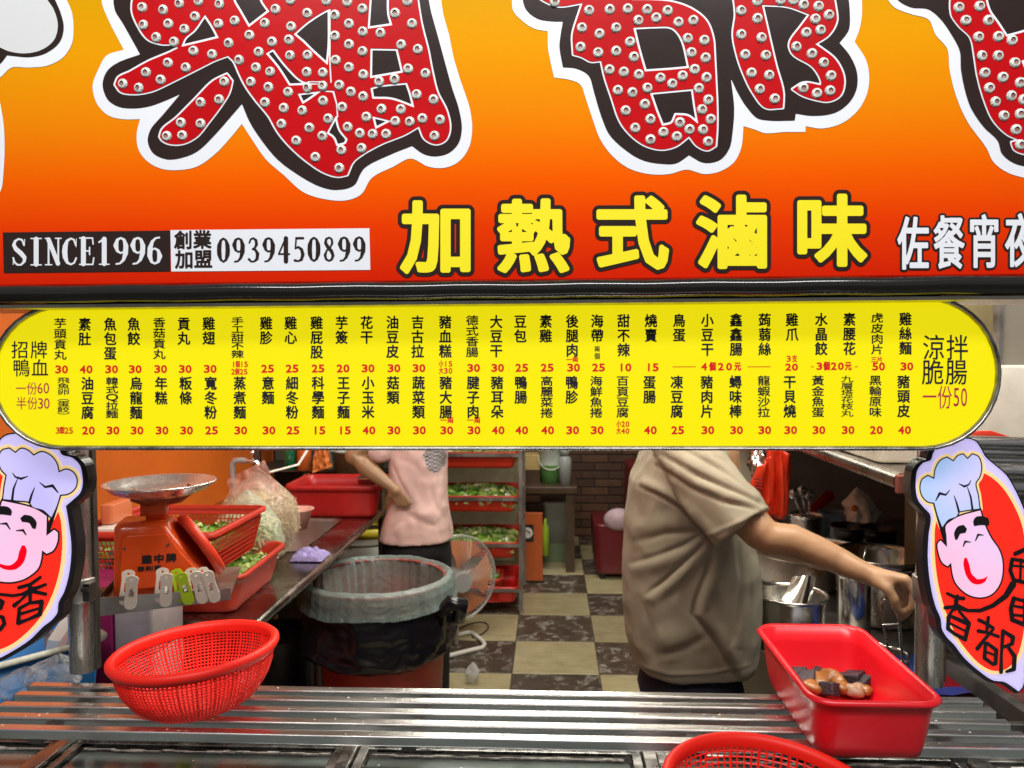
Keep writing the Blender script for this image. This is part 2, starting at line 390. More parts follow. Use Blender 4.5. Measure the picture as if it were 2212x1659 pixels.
# ================================================================== signboard
YS = 1.0
def signpaint():
    m = bpy.data.materials.new('sign_vinyl'); m.use_nodes = True; nt = m.node_tree; N = nt.nodes; L = nt.links; b = N['Principled BSDF']
    g = N.new('ShaderNodeNewGeometry'); sp = N.new('ShaderNodeSeparateXYZ'); L.new(g.outputs['Position'], sp.inputs[0])
    mr = N.new('ShaderNodeMapRange'); mr.inputs[1].default_value = at(1106, 612, YS).z; mr.inputs[2].default_value = at(1106, -40, YS).z
    L.new(sp.outputs['Z'], mr.inputs[0]); r = N.new('ShaderNodeValToRGB'); e = r.color_ramp.elements
    stops = [(0, (.64, .014, .002)), (.2, (.8, .045, .001)), (.36, (.88, .11, .0)), (.56, (.84, .23, .002)), (.8, (.8, .33, .002)), (1, (.68, .34, .002))]
    e[0].position = 0; e[0].color = (*stops[0][1], 1); e[1].position = 1; e[1].color = (*stops[-1][1], 1)
    for p, c in stops[1:-1]: q = e.new(p); q.color = (*c, 1)
    L.new(mr.outputs[0], r.inputs[0])
    n = N.new('ShaderNodeTexNoise'); n.inputs['Scale'].default_value = 3; n.inputs['Detail'].default_value = 6; L.new(g.outputs['Position'], n.inputs['Vector'])
    mx = N.new('ShaderNodeMix'); mx.data_type = 'RGBA'; mx.blend_type = 'MULTIPLY'; mx.inputs[0].default_value = .12
    L.new(r.outputs[0], mx.inputs[6]); L.new(n.outputs['Fac'], mx.inputs[7]); L.new(mx.outputs[2], b.inputs['Base Color'])
    b.inputs['Roughness'].default_value = .2; b.inputs['Specular IOR Level'].default_value = .07
    n2 = N.new('ShaderNodeTexNoise'); n2.inputs['Scale'].default_value = 26; n2.inputs['Detail'].default_value = 5; L.new(g.outputs['Position'], n2.inputs['Vector'])
    bp = N.new('ShaderNodeBump'); bp.inputs['Strength'].default_value = .12; bp.inputs['Distance'].default_value = .003; L.new(n2.outputs['Fac'], bp.inputs['Height']); L.new(bp.outputs[0], b.inputs['Normal'])
    return m
VIN = signpaint()
v_white = mat('white_vinyl', (.8, .83, .88), .3, bump=.05, bscale=30, var=.06, vscale=5)
v_dark = mat('dark_brown_vinyl', (.026, .015, .013), .2, spec=.35, bump=.1, bscale=26, var=.15, vscale=6)
v_red = mat('crimson_vinyl', (.5, .003, .006), .22, spec=.2, bump=.08, bscale=30, var=.1, vscale=7)
v_yel = mat('yellow_vinyl', (.9, .78, .01), .34, bump=.05, bscale=30)
v_black = mat('black_print', (.014, .012, .014), .4)
v_redp = mat('red_print', (.55, .012, .02), .4)
sign = thing('signboard', 'large orange to yellow signboard with giant red characters studded with bulbs, across the top', 'signboard', at(1106, 606, YS))
zb = at(1106, 606, YS).z; x0 = at(-260, 606, YS).x; x1 = at(2480, 606, YS).x; zt = at(1106, -150, YS).z
mb = MB(); mb.span(x0, x1, YS, YS+.12, zb, zt); mb.build('panel', VIN, sign, bevel=.002)
zbb = at(1106, 644, YS).z
mb = MB(); n = 40
prof = [(YS-.004, zb), (YS-.011, zb-.003), (YS-.013, zb-.008), (YS-.012, zbb+.006), (YS-.008, zbb), (YS+.05, zbb-.001), (YS+.05, zb)]
mb.loft([[Vector((x0+(x1-x0)*i/n, y, z+.0006*math.sin(i*1.7))) for y, z in prof] for i in range(n+1)]); mb.build('bottom_trim', black_gloss, sign)
mb = MB(); mb.span(x0, x1, YS+.006, YS+.12, zbb-.007, zbb-.0015)
mb.build('steel_edge', mat('creamy_steel', (.62, .58, .46), .35, .8, var=.3, vscale=8, vstretch=(1, 4, 4)), sign, bevel=.001)
Z = lambda L, s=.5, ox=0, oy=0: [(ox+x*s, oy+y*s) for x, y in L]
RO = 1106
# character on the left ------------------------------------------------
A_white = [(440,-120),(440,10),(470,90),(535,215),(460,240),(425,300),(400,370),(420,450),(470,500),(530,515),(605,515),(590,580),(600,650),(640,700),(700,730),(770,735),(850,720),(930,665),(1000,590),(1045,535),(1100,620),(1150,690),(1230,760),(1310,830),(1400,860),(1500,865),(1560,840),(1605,770),(1700,720),(1775,685),(1850,720),(1920,725),(1980,700),(2025,640),(2040,560),(2030,470),(1990,350),(1960,250),(1940,150),(1915,60),(1895,-120)]
A_dark = [(495,-110),(495,40),(530,100),(575,180),(605,235),(500,275),(460,310),(443,365),(465,430),(510,460),(570,468),(640,460),(700,440),(780,405),(700,500),(650,560),(638,610),(660,660),(720,688),(790,680),(850,655),(930,580),(1000,500),(1045,448),(1080,530),(1140,620),(1200,690),(1280,750),(1380,805),(1450,820),(1530,800),(1560,745),(1575,725),(1680,670),(1780,630),(1830,665),(1880,675),(1940,660),(1980,620),(1995,560),(1985,480),(1950,370),(1920,260),(1890,150),(1860,40),(1835,-110)]
A_red = [(600,-100),(570,40),(595,110),(640,170),(700,190),(750,192),(770,207),(735,225),(640,265),(560,310),(510,335),(497,365),(520,395),(570,405),(650,395),(750,350),(850,300),(930,260),(985,240),(1010,265),(1030,310),(1060,370),(1110,440),(1160,500),(1200,570),(1260,640),(1330,700),(1400,745),(1460,762),(1500,755),(1525,700),(1560,670),(1650,620),(1750,580),(1810,545),(1835,600),(1885,622),(1925,605),(1943,560),(1930,480),(1890,400),(1865,300),(1850,220),(1820,100),(1790,-100)]
A_red2 = [(690,590),(700,560),(760,510),(840,430),(920,350),(980,320),(1003,350),(990,400),(960,450),(900,530),(850,590),(790,620),(730,620),(700,605)]
A_holes = [[(785,200),(800,165),(840,130),(865,95),(885,65),(915,110),(943,162),(870,180)], [(1000,-100),(1010,0),(1035,45),(1075,115),(1162,48),(1130,0),(1125,-100)],
 [(1270,147),(1330,95),(1410,45),(1423,40),(1422,200),(1414,278),(1350,220),(1310,180)], [(1150,230),(1180,213),(1240,290),(1310,352),(1393,362),(1250,368),(1200,290)],
 [(1605,-100),(1590,122),(1693,107),(1680,60),(1685,-100)], [(1602,210),(1716,212),(1740,312),(1600,336)], [(1602,380),(1640,370),(1757,358),(1772,400),(1788,462),(1690,428),(1610,425)],
 [(1610,503),(1623,555),(1687,522)], [(1288,405),(1385,394),(1335,430),(1308,447)], [(1452,500),(1468,560),(1500,600),(1493,618),(1455,630),(1440,595),(1412,575)]]
A_lines = [[(1425,40,3),(1425,270,3),(1430,355,3)], [(1330,352,3),(1390,352,3)], [(1390,392,3),(1440,395,4),(1455,450,3),(1458,505,3)]]
B_white = [(0,-120),(0,-10),(5,45),(50,95),(100,125),(155,135),(155,200),(165,260),(182,335),(250,345),(295,365),(320,430),(350,520),(380,600),(430,670),(500,725),(590,752),(680,752),(755,733),(830,752),(900,740),(960,700),(990,640),(1000,545),(1050,560),(1090,575),(1180,570),(1268,570),(1268,545),(1340,555),(1430,530),(1500,470),(1535,400),(1543,330),(1530,260),(1480,180),(1500,130),(1512,60),(1500,-120)]
B_dark = [(45,-110),(45,-10),(60,40),(110,80),(180,92),(220,92),(210,150),(205,200),(220,290),(275,295),(330,325),(355,400),(385,500),(420,580),(480,640),(560,690),(640,707),(710,705),(765,670),(830,703),(900,690),(940,640),(952,580),(960,470),(945,335),(975,400),(1020,470),(1060,510),(1110,520),(1222,520),(1226,490),(1300,500),(1400,485),(1460,440),(1490,380),(1490,310),(1460,240),(1415,185),(1455,130),(1460,60),(1440,-110)]
B_red = [(100,-100),(110,-20),(150,10),(200,26),(305,12),(285,70),(262,150),(265,235),(300,245),(340,265),(385,262),(400,330),(430,420),(470,530),(520,590),(580,630),(650,645),(710,630),(765,588),(800,630),(845,648),(880,630),(885,560),(885,450),(880,350),(875,240),(868,160),(840,90),(780,40),(700,10),(600,0),(520,0),(450,-100)]
B_red2 = [(940,-100),(965,60),(955,150),(975,250),(1000,320),(1040,400),(1095,465),(1170,465),(1172,400),(1140,280),(1110,150),(1080,20),(1190,28),(1286,62),(1250,110),(1198,190),(1210,230),(1300,290),(1335,350),(1335,368),(1260,358),(1212,385),(1250,410),(1310,430),(1370,437),(1420,410),(1435,340),(1400,260),(1340,210),(1310,190),(1370,150),(1403,90),(1398,30),(1370,-100)]
B_holes = [[(526,120),(620,116),(690,120),(728,160),(764,292),(680,300),(575,307),(545,200)], [(598,402),(780,385),(790,460),(803,532),(760,500),(707,495),(690,530),(650,542),(625,480)]]
C_white = [(1600,-120),(1620,-10),(1650,30),(1720,60),(1800,85),(1830,150),(1880,210),(1890,300),(1920,420),(1970,530),(2050,640),(2080,700),(2140,745),(2230,770),(2330,770),(2480,700),(2520,500),(2480,200),(2480,-120)]
C_dark = [(1650,-110),(1660,-10),(1720,30),(1800,40),(1850,80),(1900,150),(1935,220),(1940,300),(1960,400),(1985,470),(2040,550),(2100,610),(2115,660),(2160,700),(2230,720),(2320,715),(2420,650),(2460,450),(2430,200),(2430,-110)]
C_red = [(1910,-100),(1898,60),(1930,110),(1980,160),(1998,240),(2010,320),(2040,430),(2080,520),(2140,580),(2195,605),(2158,615),(2170,645),(2230,665),(2330,640),(2390,520),(2380,200),(2380,-100)]
C_holes = [[(2035,-100),(2060,40),(2100,100),(2137,157),(2230,130),(2300,100),(2310,-100)], [(2202,262),(2260,240),(2290,320),(2230,330)]]
BU_A = [(615,32),(705,43),(775,15),(858,5),(948,18),(843,72),(728,103),(620,108),(797,126),(675,162),(752,181),(944,103),(1014,90),(1144,100),(1190,40),(1078,152),(1258,115),(1328,58),(1447,65),(1508,103),(1566,38),(1567,137),(1644,143),(1447,155),(1176,181),(1249,172),(988,187),(836,220),(917,235),(1033,260),(1118,225),(1253,240),(1329,238),(1450,260),(1508,192),(1566,222),(726,272),(803,292),(631,313),(695,345),(531,362),(600,380),(1106,292),(1167,310),(1325,312),(1395,314),(1508,291),(1570,322),(1084,354),(1160,377),(1328,378),(1394,371),(1466,368),(1516,397),(1569,417),(1245,398),(1396,436),(1479,463),(1226,467),(1306,478),(1145,443),(1418,513),(1337,553),(1216,536),(1280,608),(1393,588),(1502,549),(1555,576),(1610,579),(1668,579),(1562,640),(1475,648),(1363,679),(1466,726),(1583,505),(1648,471),(1732,472),(1708,524),(1770,526),(1825,512),(1901,518),(1877,587),(1873,430),(1800,408),(1838,317),(1763,297),(1705,341),(1638,352),(1805,213),(1733,193),(1780,102),(1707,57),(1760,5),(969,353),(947,430),(867,443),(782,530),(867,534),(721,588),(788,585),(1410,3),(1500,8),(1255,0)]
BU_B = [(333,45),(422,41),(500,38),(584,41),(672,46),(623,77),(546,88),(719,96),(783,88),(302,120),(450,120),(378,146),(296,204),(372,227),(450,221),(510,181),(527,246),(759,166),(831,174),(775,227),(836,250),(789,300),(421,301),(483,311),(548,322),(737,327),(641,337),(840,335),(692,362),(807,382),(585,380),(457,390),(520,400),(848,431),(574,450),(821,473),(491,478),(858,515),(598,515),(725,529),(532,553),(654,571),(767,559),(825,560),(712,590),(598,603),(847,612),(990,46),(1060,80),(990,149),(1078,163),(1007,236),(1097,239),(1034,315),(1111,325),(1070,385),(1135,427),(1260,20),(1324,27),(1369,65),(1310,82),(1333,130),(1271,141),(1228,202),(1295,232),(1347,271),(1378,327),(1374,392),(1317,403),(1258,380),(1160,0),(1060,5),(1215,0),(185,8)]
BU_C = [(1930,32),(2020,27),(1960,88),(2058,88),(2015,160),(2100,158),(2160,174),(2030,241),(2100,241),(2172,271),(2042,315),(2120,334),(2195,357),(2062,380),(2157,414),(2088,440),(2210,430),(2125,500),(2195,492),(2177,560),(2195,625)]
bm_ = MB(); bm_.lathe([(.0069, 0), (.0067, -.0008), (.0056, -.0024), (.0032, -.0033)], n=10, M=Matrix.Rotation(R(90), 3, 'X') @ Matrix.Scale(-1, 3), smooth=False)
bm_.cur = 1; bm_.lathe([(.0032, -.0033), (.0026, -.002), (.0001, -.0016)], n=10, M=Matrix.Rotation(R(90), 3, 'X') @ Matrix.Scale(-1, 3), smooth=False)
lens = mat('bulb_lens', (.7, .8, .74), .3, .0, var=.45, vscale=320); core = mat('bulb_core', (.27, .13, .11), .35, .0)
# lathe axis must point at the customers (-Y)
for k in range(len(bm_.v)): x, y, z = bm_.v[k]; bm_.v[k] = (x, -abs(y), z)
BULB = bm_.mesh('bulb', [lens, core])
def big_char(label, white, dark, reds, holes, lines, bulbs, ox):
    zz = lambda L: Z(L, .5, ox)
    ch = bpy.data.objects.new('character', None); put(ch, sign); ch['label'] = label; ch.location = (0, 0, 0)
    flat('white_outline', [poly_prim(zz(white))], YS-.0006, v_white, ch, st=1.5)
    flat('dark_outline', [poly_prim(zz(dark))], YS-.0012, v_dark, ch, st=1.5)
    hz = [poly_prim(zz(h), -3.6) for h in holes]; hl = [('st', [(ox+x*.5, y*.5, r*.5) for x, y, r in l]) for l in lines]
    flat('white_edge', [poly_prim(zz(r), 3.6) for r in reds], YS-.0018, v_white, ch, holes=hz, st=1.2)
    flat('red_face', [poly_prim(zz(r), 0) for r in reds], YS-.0024, v_red, ch, holes=[poly_prim(zz(h), .8) for h in holes]+hl, st=1.2)
    for k, (x, y) in enumerate(bulbs):
        o = bpy.data.objects.new('bulb', BULB); put(o, ch); p = at(ox+x*.5, y*.5, YS-.0024); o.location = p-sign.location
        o.rotation_euler = (random.uniform(-.12, .12), random.uniform(0, 6.28), random.uniform(-.12, .12))
    return ch
big_char('leftmost giant red character', A_white, A_dark, [A_red, A_red2], A_holes, A_lines, BU_A, 0)
big_char('middle giant red character', B_white, B_dark, [B_red, B_red2], B_holes, [], BU_B, RO)
big_char('giant red character cut by right edge', C_white, C_dark, [C_red], C_holes, [], BU_C, RO)
ch = bpy.data.objects.new('cartoon_edge', None); put(ch, sign)
flat('white_outline', [poly_prim(Z([(270,-120),(285,-10),(310,50),(318,120),(310,190),(270,250),(200,285),(120,292),(50,292),(0,335),(-90,380),(-300,380),(-300,-120)])), poly_prim(Z([(-300,430),(-60,420),(0,440),(15,530),(20,640),(15,740),(0,830),(-60,880),(-300,880)]))], YS-.0006, v_white, ch, st=1.5)
flat('dark_outline', [poly_prim(Z([(220,-110),(235,-10),(260,50),(275,120),(258,180),(200,228),(130,246),(30,238),(0,275),(-90,320),(-300,320),(-300,-110)]))], YS-.0012, v_dark, ch, st=1.5)
flat('pale_face', [poly_prim(Z([(190,-100),(200,-10),(232,40),(250,110),(235,170),(190,210),(120,230),(40,222),(0,205),(-90,180),(-300,180),(-300,-100)]))], YS-.0018, mat('pale_vinyl', (.66, .68, .68), .3), ch, st=1.5)
# small lettering ---------------------------------------------------
gy = bpy.data.objects.new('yellow_lettering', None); put(gy, sign); gy['label'] = 'fat yellow characters with dark outline'
for c, u, v, w in (('加', 945, 515, 150), ('熱', 1152, 513, 150), ('式', 1365, 506, 150), ('滷', 1583, 505, 150), ('味', 1795, 501, 148)):
    flat('character_outline', [glyph_prim(c, u-w/2, v-w/2, w, w*1.0, 14, 0)], YS-.0008, v_dark, gy, st=1.2)
    flat('character_face', [glyph_prim(c, u-w/2, v-w/2, w, w*1.0, 5.4, 0)], YS-.0016, v_yel, gy, st=1.0)
gw = bpy.data.objects.new('white_lettering', None); put(gw, sign); gw['label'] = 'narrow white characters with dark outline'
for c, u, v in (('佐', 1973, 528), ('餐', 2050, 526), ('宵', 2126, 524), ('夜', 2205, 522)):
    flat('character_outline', [glyph_prim(c, u-32, v-56, 64, 112, 6.5)], YS-.0008, v_dark, gw, st=1.0)
    flat('character_face', [glyph_prim(c, u-32, v-56, 64, 112, 1.9)], YS-.0016, v_white, gw, st=.8)
pl = bpy.data.objects.new('phone_plate', None); put(pl, sign)
def quad(name, pts, Y, m, par):
    mb = MB(); mb.add([at(u, v, Y) for u, v in pts], [(3, 2, 1, 0)]); return mb.build(name, m, par, fixn=False)
quad('dark_band', [(6, 502), (368, 498), (368, 586.5), (8, 590)], YS-.0006, v_dark, pl); quad('white_band', [(368, 497), (798, 493), (800, 583), (370, 586.5)], YS-.0008, v_white, pl)
T, t_ = .088, .032
def sd(ch):
    a = T; b = t_
    G = {
    'S': [[(.80,.74,b),(.68,.93,b),(.45,.965,b),(.24,.88,.045),(.17,.74,.065),(.3,.6,.08),(.6,.45,.085),(.82,.3,.075),(.82,.16,.05),(.62,.035,b),(.4,.03,b),(.22,.12,b),(.13,.28,b)],[(.84,.95,.014),(.82,.72,.014)],[(.14,.3,.014),(.13,.04,.014)]],
    'I': [[(.5,.05,a),(.5,.95,a)],[(.18,.975,b*.7),(.82,.975,b*.7)],[(.18,.025,b*.7),(.82,.025,b*.7)]],
    'N': [[(.22,.03,b),(.22,.97,b)],[(.22,.93,a*.9),(.8,.07,a*.9)],[(.82,.03,b),(.82,.97,b)],[(.02,.975,b*.7),(.25,.975,b*.7)],[(.02,.025,b*.7),(.42,.025,b*.7)],[(.64,.975,b*.7),(1,.975,b*.7)]],
    'C': [[(.86,.72,b),(.74,.92,b),(.55,.965,b),(.32,.88,.05),(.2,.68,a),(.17,.5,a*1.1),(.2,.3,a),(.32,.1,.05),(.55,.03,b),(.76,.09,b),(.88,.26,b)],[(.89,.95,.014),(.87,.66,.014)]],
    'E': [[(.28,.05,a),(.28,.95,a)],[(.05,.975,b*.8),(.84,.975,b*.8),(.88,.76,b*.8)],[(.05,.025,b*.8),(.86,.025,b*.8),(.92,.26,b*.8)],[(.3,.51,b*.8),(.66,.51,b*.8)],[(.66,.38,b*.8),(.66,.64,b*.8)]],
    '1': [[(.52,.05,a),(.52,.93,a)],[(.2,.82,b),(.48,.93,.04)],[(.22,.025,b*.7),(.82,.025,b*.7)]],
    '0': [[(.5,.97,b),(.3,.88,.05),(.2,.68,a),(.18,.5,a),(.2,.32,a),(.3,.12,.05),(.5,.03,b),(.7,.12,.05),(.8,.32,a),(.82,.5,a),(.8,.68,a),(.7,.88,.05),(.5,.97,b)]],
    '9': [[(.76,.62,b),(.66,.46,b),(.48,.42,b),(.28,.5,.05),(.19,.7,a),(.28,.9,.05),(.5,.97,b),(.7,.9,.05),(.81,.68,a),(.79,.42,a),(.66,.18,.055),(.45,.05,b),(.22,.03,b)]],
    '6': [[(.24,.38,b),(.34,.54,b),(.52,.58,b),(.72,.5,.05),(.81,.3,a),(.72,.1,.05),(.5,.03,b),(.3,.1,.05),(.19,.32,a),(.21,.58,a),(.34,.82,.055),(.55,.95,b),(.78,.97,b)]],
    '3': [[(.18,.78,b),(.28,.92,b),(.48,.97,b),(.68,.88,.055),(.72,.72,.06),(.6,.58,.04),(.42,.53,b)],[(.42,.53,b),(.64,.5,.045),(.8,.34,.07),(.76,.14,.06),(.55,.035,b),(.32,.03,b),(.16,.12,.05)]],
    '4': [[(.66,.03,a),(.66,.95,a)],[(.64,.95,b),(.12,.32,b),(.92,.32,.032)]],
    '5': [[(.82,.95,.045),(.3,.95,.045)],[(.3,.95,b),(.24,.56,b)],[(.24,.54,b),(.45,.6,.04),(.7,.5,.06),(.8,.3,.07),(.7,.1,.055),(.45,.03,b),(.2,.06,.05)]],
    '8': [[(.5,.97,b),(.28,.9,.045),(.24,.74,.06),(.42,.58,.07),(.68,.42,.07),(.8,.25,.06),(.7,.09,.045),(.5,.03,b),(.28,.1,.045),(.2,.26,.055),(.34,.46,b),(.6,.58,b),(.74,.74,.045),(.7,.9,.04),(.5,.97,b)]]}
    return G[ch]
def serif(name, s, u0, v0, w, h, du, m, Y, par, slope=0):
    pr = []
    for k, c in enumerate(s):
        for st in sd(c): pr.append(('st', [(u0+k*du+x*w, v0+slope*k*du+h-y*h, r*h) for x, y, r in st]))
    flat(name, pr, Y, m, par, st=.7)
serif('founding_year_text', 'SINCE1996', 24, 514, 35, 60, 36.6, v_white, YS-.0012, pl, -.009)
serif('phone_number', '0939450899', 468, 513, 29, 54, 32.6, v_dark, YS-.0014, pl, -.009)
for c, u, v in (('創', 396, 519), ('業', 437, 518), ('加', 398, 561), ('盟', 439, 560)):
    flat('small_character', [glyph_prim(c, u-19, v-19, 38, 38, 1.1)], YS-.0014, v_dark, pl, st=.7)
# ================================================================== menu lightbox
YM = 1.05
menu = thing('menu_lightbox', 'long yellow backlit menu lightbox with rounded ends listing dishes and prices', 'menu sign', at(1106, 966, YM))
def stadium(grow=0, n=18):
    P = []
    for k in range(n+1): a = R(90+180*k/n); P.append((139+(151+grow)*math.cos(a), 814-(151+grow)*math.sin(a)))
    for k in range(n+1): a = R(270+180*k/n); P.append((1992+(160+grow)*math.cos(a), 805.5-(160.5+grow)*math.sin(a)))
    return P
def menuface():
    m = bpy.data.materials.new('menu_face'); m.use_nodes = True; nt = m.node_tree; N = nt.nodes; L = nt.links; b = N['Principled BSDF']
    b.inputs['Base Color'].default_value = (.2, .17, .001, 1); b.inputs['Roughness'].default_value = .3
    b.inputs['Emission Color'].default_value = (1, .875, .0, 1); b.inputs['Emission Strength'].default_value = .8
    g = N.new('ShaderNodeNewGeometry'); n2 = N.new('ShaderNodeTexNoise'); n2.inputs['Scale'].default_value = 9; n2.inputs['Detail'].default_value = 4; L.new(g.outputs['Position'], n2.inputs['Vector'])
    bp = N.new('ShaderNodeBump'); bp.inputs['Strength'].default_value = .15; bp.inputs['Distance'].default_value = .004; L.new(n2.outputs['Fac'], bp.inputs['Height']); L.new(bp.outputs[0], b.inputs['Normal'])
    return m
MF = menuface()
loop = stadium(); W0 = [at(u, v, YM) for u, v in loop]
mb = MB(); cen = at(1065, 810, YM); mb.add([cen]+W0, [(0, 1+k, 1+(k+1) % len(W0)) for k in range(len(W0))]); mb.build('face', MF, menu)
mb = MB(); ring = []
for grow, dy in ((-3, -.001), (-1.5, -.006), (3.5, -.0085), (6.4, -.006), (7.4, 0), (7.4, .07), (4, .074)):
    ring.append([at(u, v, YM)+Vector((0, dy, 0)) for u, v in stadium(grow)])
mb.loft(ring, cap0=False, cap1=True); mb.build('frame', mat('worn_frame', (.34, .33, .31), .3, .9, var=.55, vscale=30, rvar=.12), menu)
TXT = [ # top name, u, price, bottom name, u, price
 ('芋頭貢丸',130,'30','飛魚卵︵蛋餃︶',137,'3顆25'),('素肚',183,'40','油豆腐',189,'20'),('魚包蛋',238,'30','韓式Q拉麵',242,'30'),('魚餃',289,'30','烏龍麵',294,'30'),('香菇貢丸',344,'30','年糕',348,'30'),
 ('貢丸',397,'30','粄條',401,'30'),('雞翅',451,'30','寬冬粉',455,'25'),('手工甜不辣',513,'','蒸煮麵',518,'30'),('雞胗',575,'25','意麵',579,'30'),('雞心',628,'25','細冬粉',631,'25'),('雞屁股',684,'25','科學麵',687,'15'),
 ('芋簽',738,'20','王子麵',742,'15'),('花干',792,'30','小玉米',795,'40'),('油豆皮',848,'30','菇類',849,'30'),('吉古拉',902,'30','蔬菜類',904,'30'),('豬血糕',962,'','豬大腸',963,'30'),('德式香腸',1020,'30','腱子肉',1022,'30'),
 ('大豆干',1072,'30','豬耳朵',1074,'40'),('豆包',1124,'25','鴨腸',1125,'40'),('素雞',1179,'25','高麗菜捲',1181,'40'),('後腿肉',1236,'30','鴨胗',1235,'30'),('海帶',1290,'25','海鮮魚捲',1288,'30'),('甜不辣',1347,'10','百頁豆腐',1345,''),
 ('燒賣',1406,'15','蛋腸',1403,'40'),('鳥蛋',1467,'','凍豆腐',1462,'25'),('小豆干',1528,'','豬肉片',1527,'30'),('鑫鑫腸',1590,'','蟳味棒',1589,'30'),('蒟蒻絲',1652,'','龍蝦沙拉',1650,'30'),('雞爪',1711,'','干貝燒',1706,'30'),
 ('水晶餃',1774,'','黃金魚蛋',1767,'30'),('素腰花',1835,'','九層塔花枝丸',1830,'30'),('虎皮肉片',1895,'50','黑輪原味',1891,'20'),('雞絲麵',1956,'30','豬頭皮',1952,'40')]
ink = mat('menu_black_ink', (.015, .013, .02), .35); ink2 = mat('menu_red_ink', (.6, .01, .012), .35, emit=.18, emitc=(.6, .01, .01)); inkp = mat('menu_purple_ink', (.4, .012, .06), .35, emit=.12, emitc=(.5, .01, .05))
def col_name(s, u, v0, parent):
    n = len(s); w = 25; span = 89
    if n <= 3: h, p = 27, 31.4
    elif n == 4: h, p = 20.5, 22.8
    else: h, p = span/n*.93, span/n
    chars_field('dish_name', [(c, u-w/2-.5, v0+k*p, w+1, h+.5) for k, c in enumerate(s)], YM-.0012, .8 if n < 4 else .5 if n < 6 else .28, ink, parent)
def digits(s, u, v, parent, h=16, w=11.5, m=None, name='price', gap=14.5, off=.014):
    it = []; x = u-gap*len(s)/2+(gap-w)/2
    for c in s:
        if is_cjk(c): it.append((c, x-1, v-h*.62, w*1.25, h*1.2))
        else: it.append((c, x, v-h/2, w, h))
        x += gap
    chars_field(name, it, YM-.0012, .85 if h > 13.5 else .4, m or ink2, parent)
for nm, u, pr, nm2, u2, pr2 in TXT:
    f = (u-130)/1826; col_name(nm, u, 688-12*f, menu)
    if pr: digits(pr, u+3, 798-6.5*f, menu)
    col_name(nm2, u2, 815.5-4*f, menu)
    if pr2: digits(pr2, u2+2, 930-1*f, menu, **(dict(h=13, w=8, gap=9.5) if len(pr2) > 2 else {}))
sm = dict(h=11.5, w=7.5, gap=9)
digits('1個15', 518, 787, menu, **sm); digits('2個25', 517, 803, menu, **sm); digits('小15', 963, 786, menu, **dict(sm, gap=10)); digits('大30', 963, 801, menu, **dict(sm, gap=10))
digits('小20', 1346, 916, menu, **dict(sm, gap=9.5)); digits('大40', 1346, 931, menu, **dict(sm, gap=9.5)); digits('一兩', 965, 908, menu, h=11, w=11, gap=15); digits('一兩', 1023, 908, menu, h=11, w=11, gap=15)
digits('一兩', 1236, 777, menu, h=9, w=10, gap=13); digits('3支', 1710, 775, menu, h=12.5, w=9, gap=13); digits('20', 1710, 793, menu, h=14); digits('三片', 1894, 777, menu, h=10, w=10, gap=13)
chars_field('dish_note', [('兩', 1284, 748, 12, 12), ('個', 1284, 763, 12, 13)], YM-.0012, .3, ink, menu)
digits('4個20元', 1557, 792, menu, h=15, w=11, gap=18); digits('3個20元', 1801, 791, menu, h=15, w=11, gap=15.5)
for a, b in ((1453, 1503), (1615, 1665), (1751, 1759), (1846, 1854)): quad('rule', [(a, 791.6), (b, 791.4), (b, 793), (a, 793.2)], YM-.0012, ink2, menu)
def para(items, m, off, name):
    chars_field(name, items, YM-.0012, off, m, menu)
para([('招', 25, 738, 36, 37), ('牌', 66, 738, 36, 37), ('鴨', 28, 777, 36, 37), ('血', 68, 777, 36, 37)], ink, .25, 'special_dish_name')
para([('一', 34, 826, 22, 27), ('份', 58, 826, 22, 27), ('6', 81, 827, 11, 23), ('0', 94, 827, 12, 23), ('半', 35, 858, 22, 27), ('份', 59, 858, 22, 27), ('3', 82, 860, 11, 23), ('0', 95, 860, 12, 23)], inkp, .05, 'special_price')
para([('涼', 1994, 725, 46, 54), ('拌', 2045, 725, 46, 54), ('脆', 1992, 778, 46, 54), ('腸', 2043, 778, 46, 54)], ink, .3, 'special_dish_name')
para([('一', 1993, 836, 30, 44), ('份', 2026, 834, 30, 50), ('5', 2060, 838, 12, 40), ('0', 2076, 838, 13, 40)], inkp, .05, 'special_price')
# ================================================================== chef head signs
YC = 1.095
ZR = lambda L: [(1952.8+x*.3438, 933.2+y*.3438) for x, y in L]
def ZL(L):
    out = []
    for u, v in ZR(L): out.append((165+1.264*(-u+1989)+.0559*(v-1057), 1042+.022*(-u+1989)+.935*(v-1057)))
    return out
def em(name, c, k=.8): return mat(name, tuple(x*.5 for x in c), .25, emit=k, emitc=c)
def tint(name, c0, c1, k=.8):
    m = mat(name, tuple(x*.4 for x in c0), .25, emit=k); nt = m.node_tree; N = nt.nodes; L = nt.links
    n = N.new('ShaderNodeTexNoise'); n.inputs['Scale'].default_value = 9; n.inputs['Detail'].default_value = 1; g = N.new('ShaderNodeNewGeometry'); L.new(g.outputs['Position'], n.inputs['Vector'])
    r = N.new('ShaderNodeValToRGB'); r.color_ramp.elements[0].position = .35; r.color_ramp.elements[1].position = .65; r.color_ramp.elements[0].color = (*c0, 1); r.color_ramp.elements[1].color = (*c1, 1)
    L.new(n.outputs['Fac'], r.inputs[0]); L.new(r.outputs[0], N['Principled BSDF'].inputs['Emission Color']); return m
e_lav = em('lit_lavender', (.62, .55, .95)); e_tan = em('lit_tan', (.9, .66, .3), .75); e_red = em('lit_red', (.95, .025, .012), .8); e_red2 = em('lit_mouth_red', (.95, 0, .01), .85)
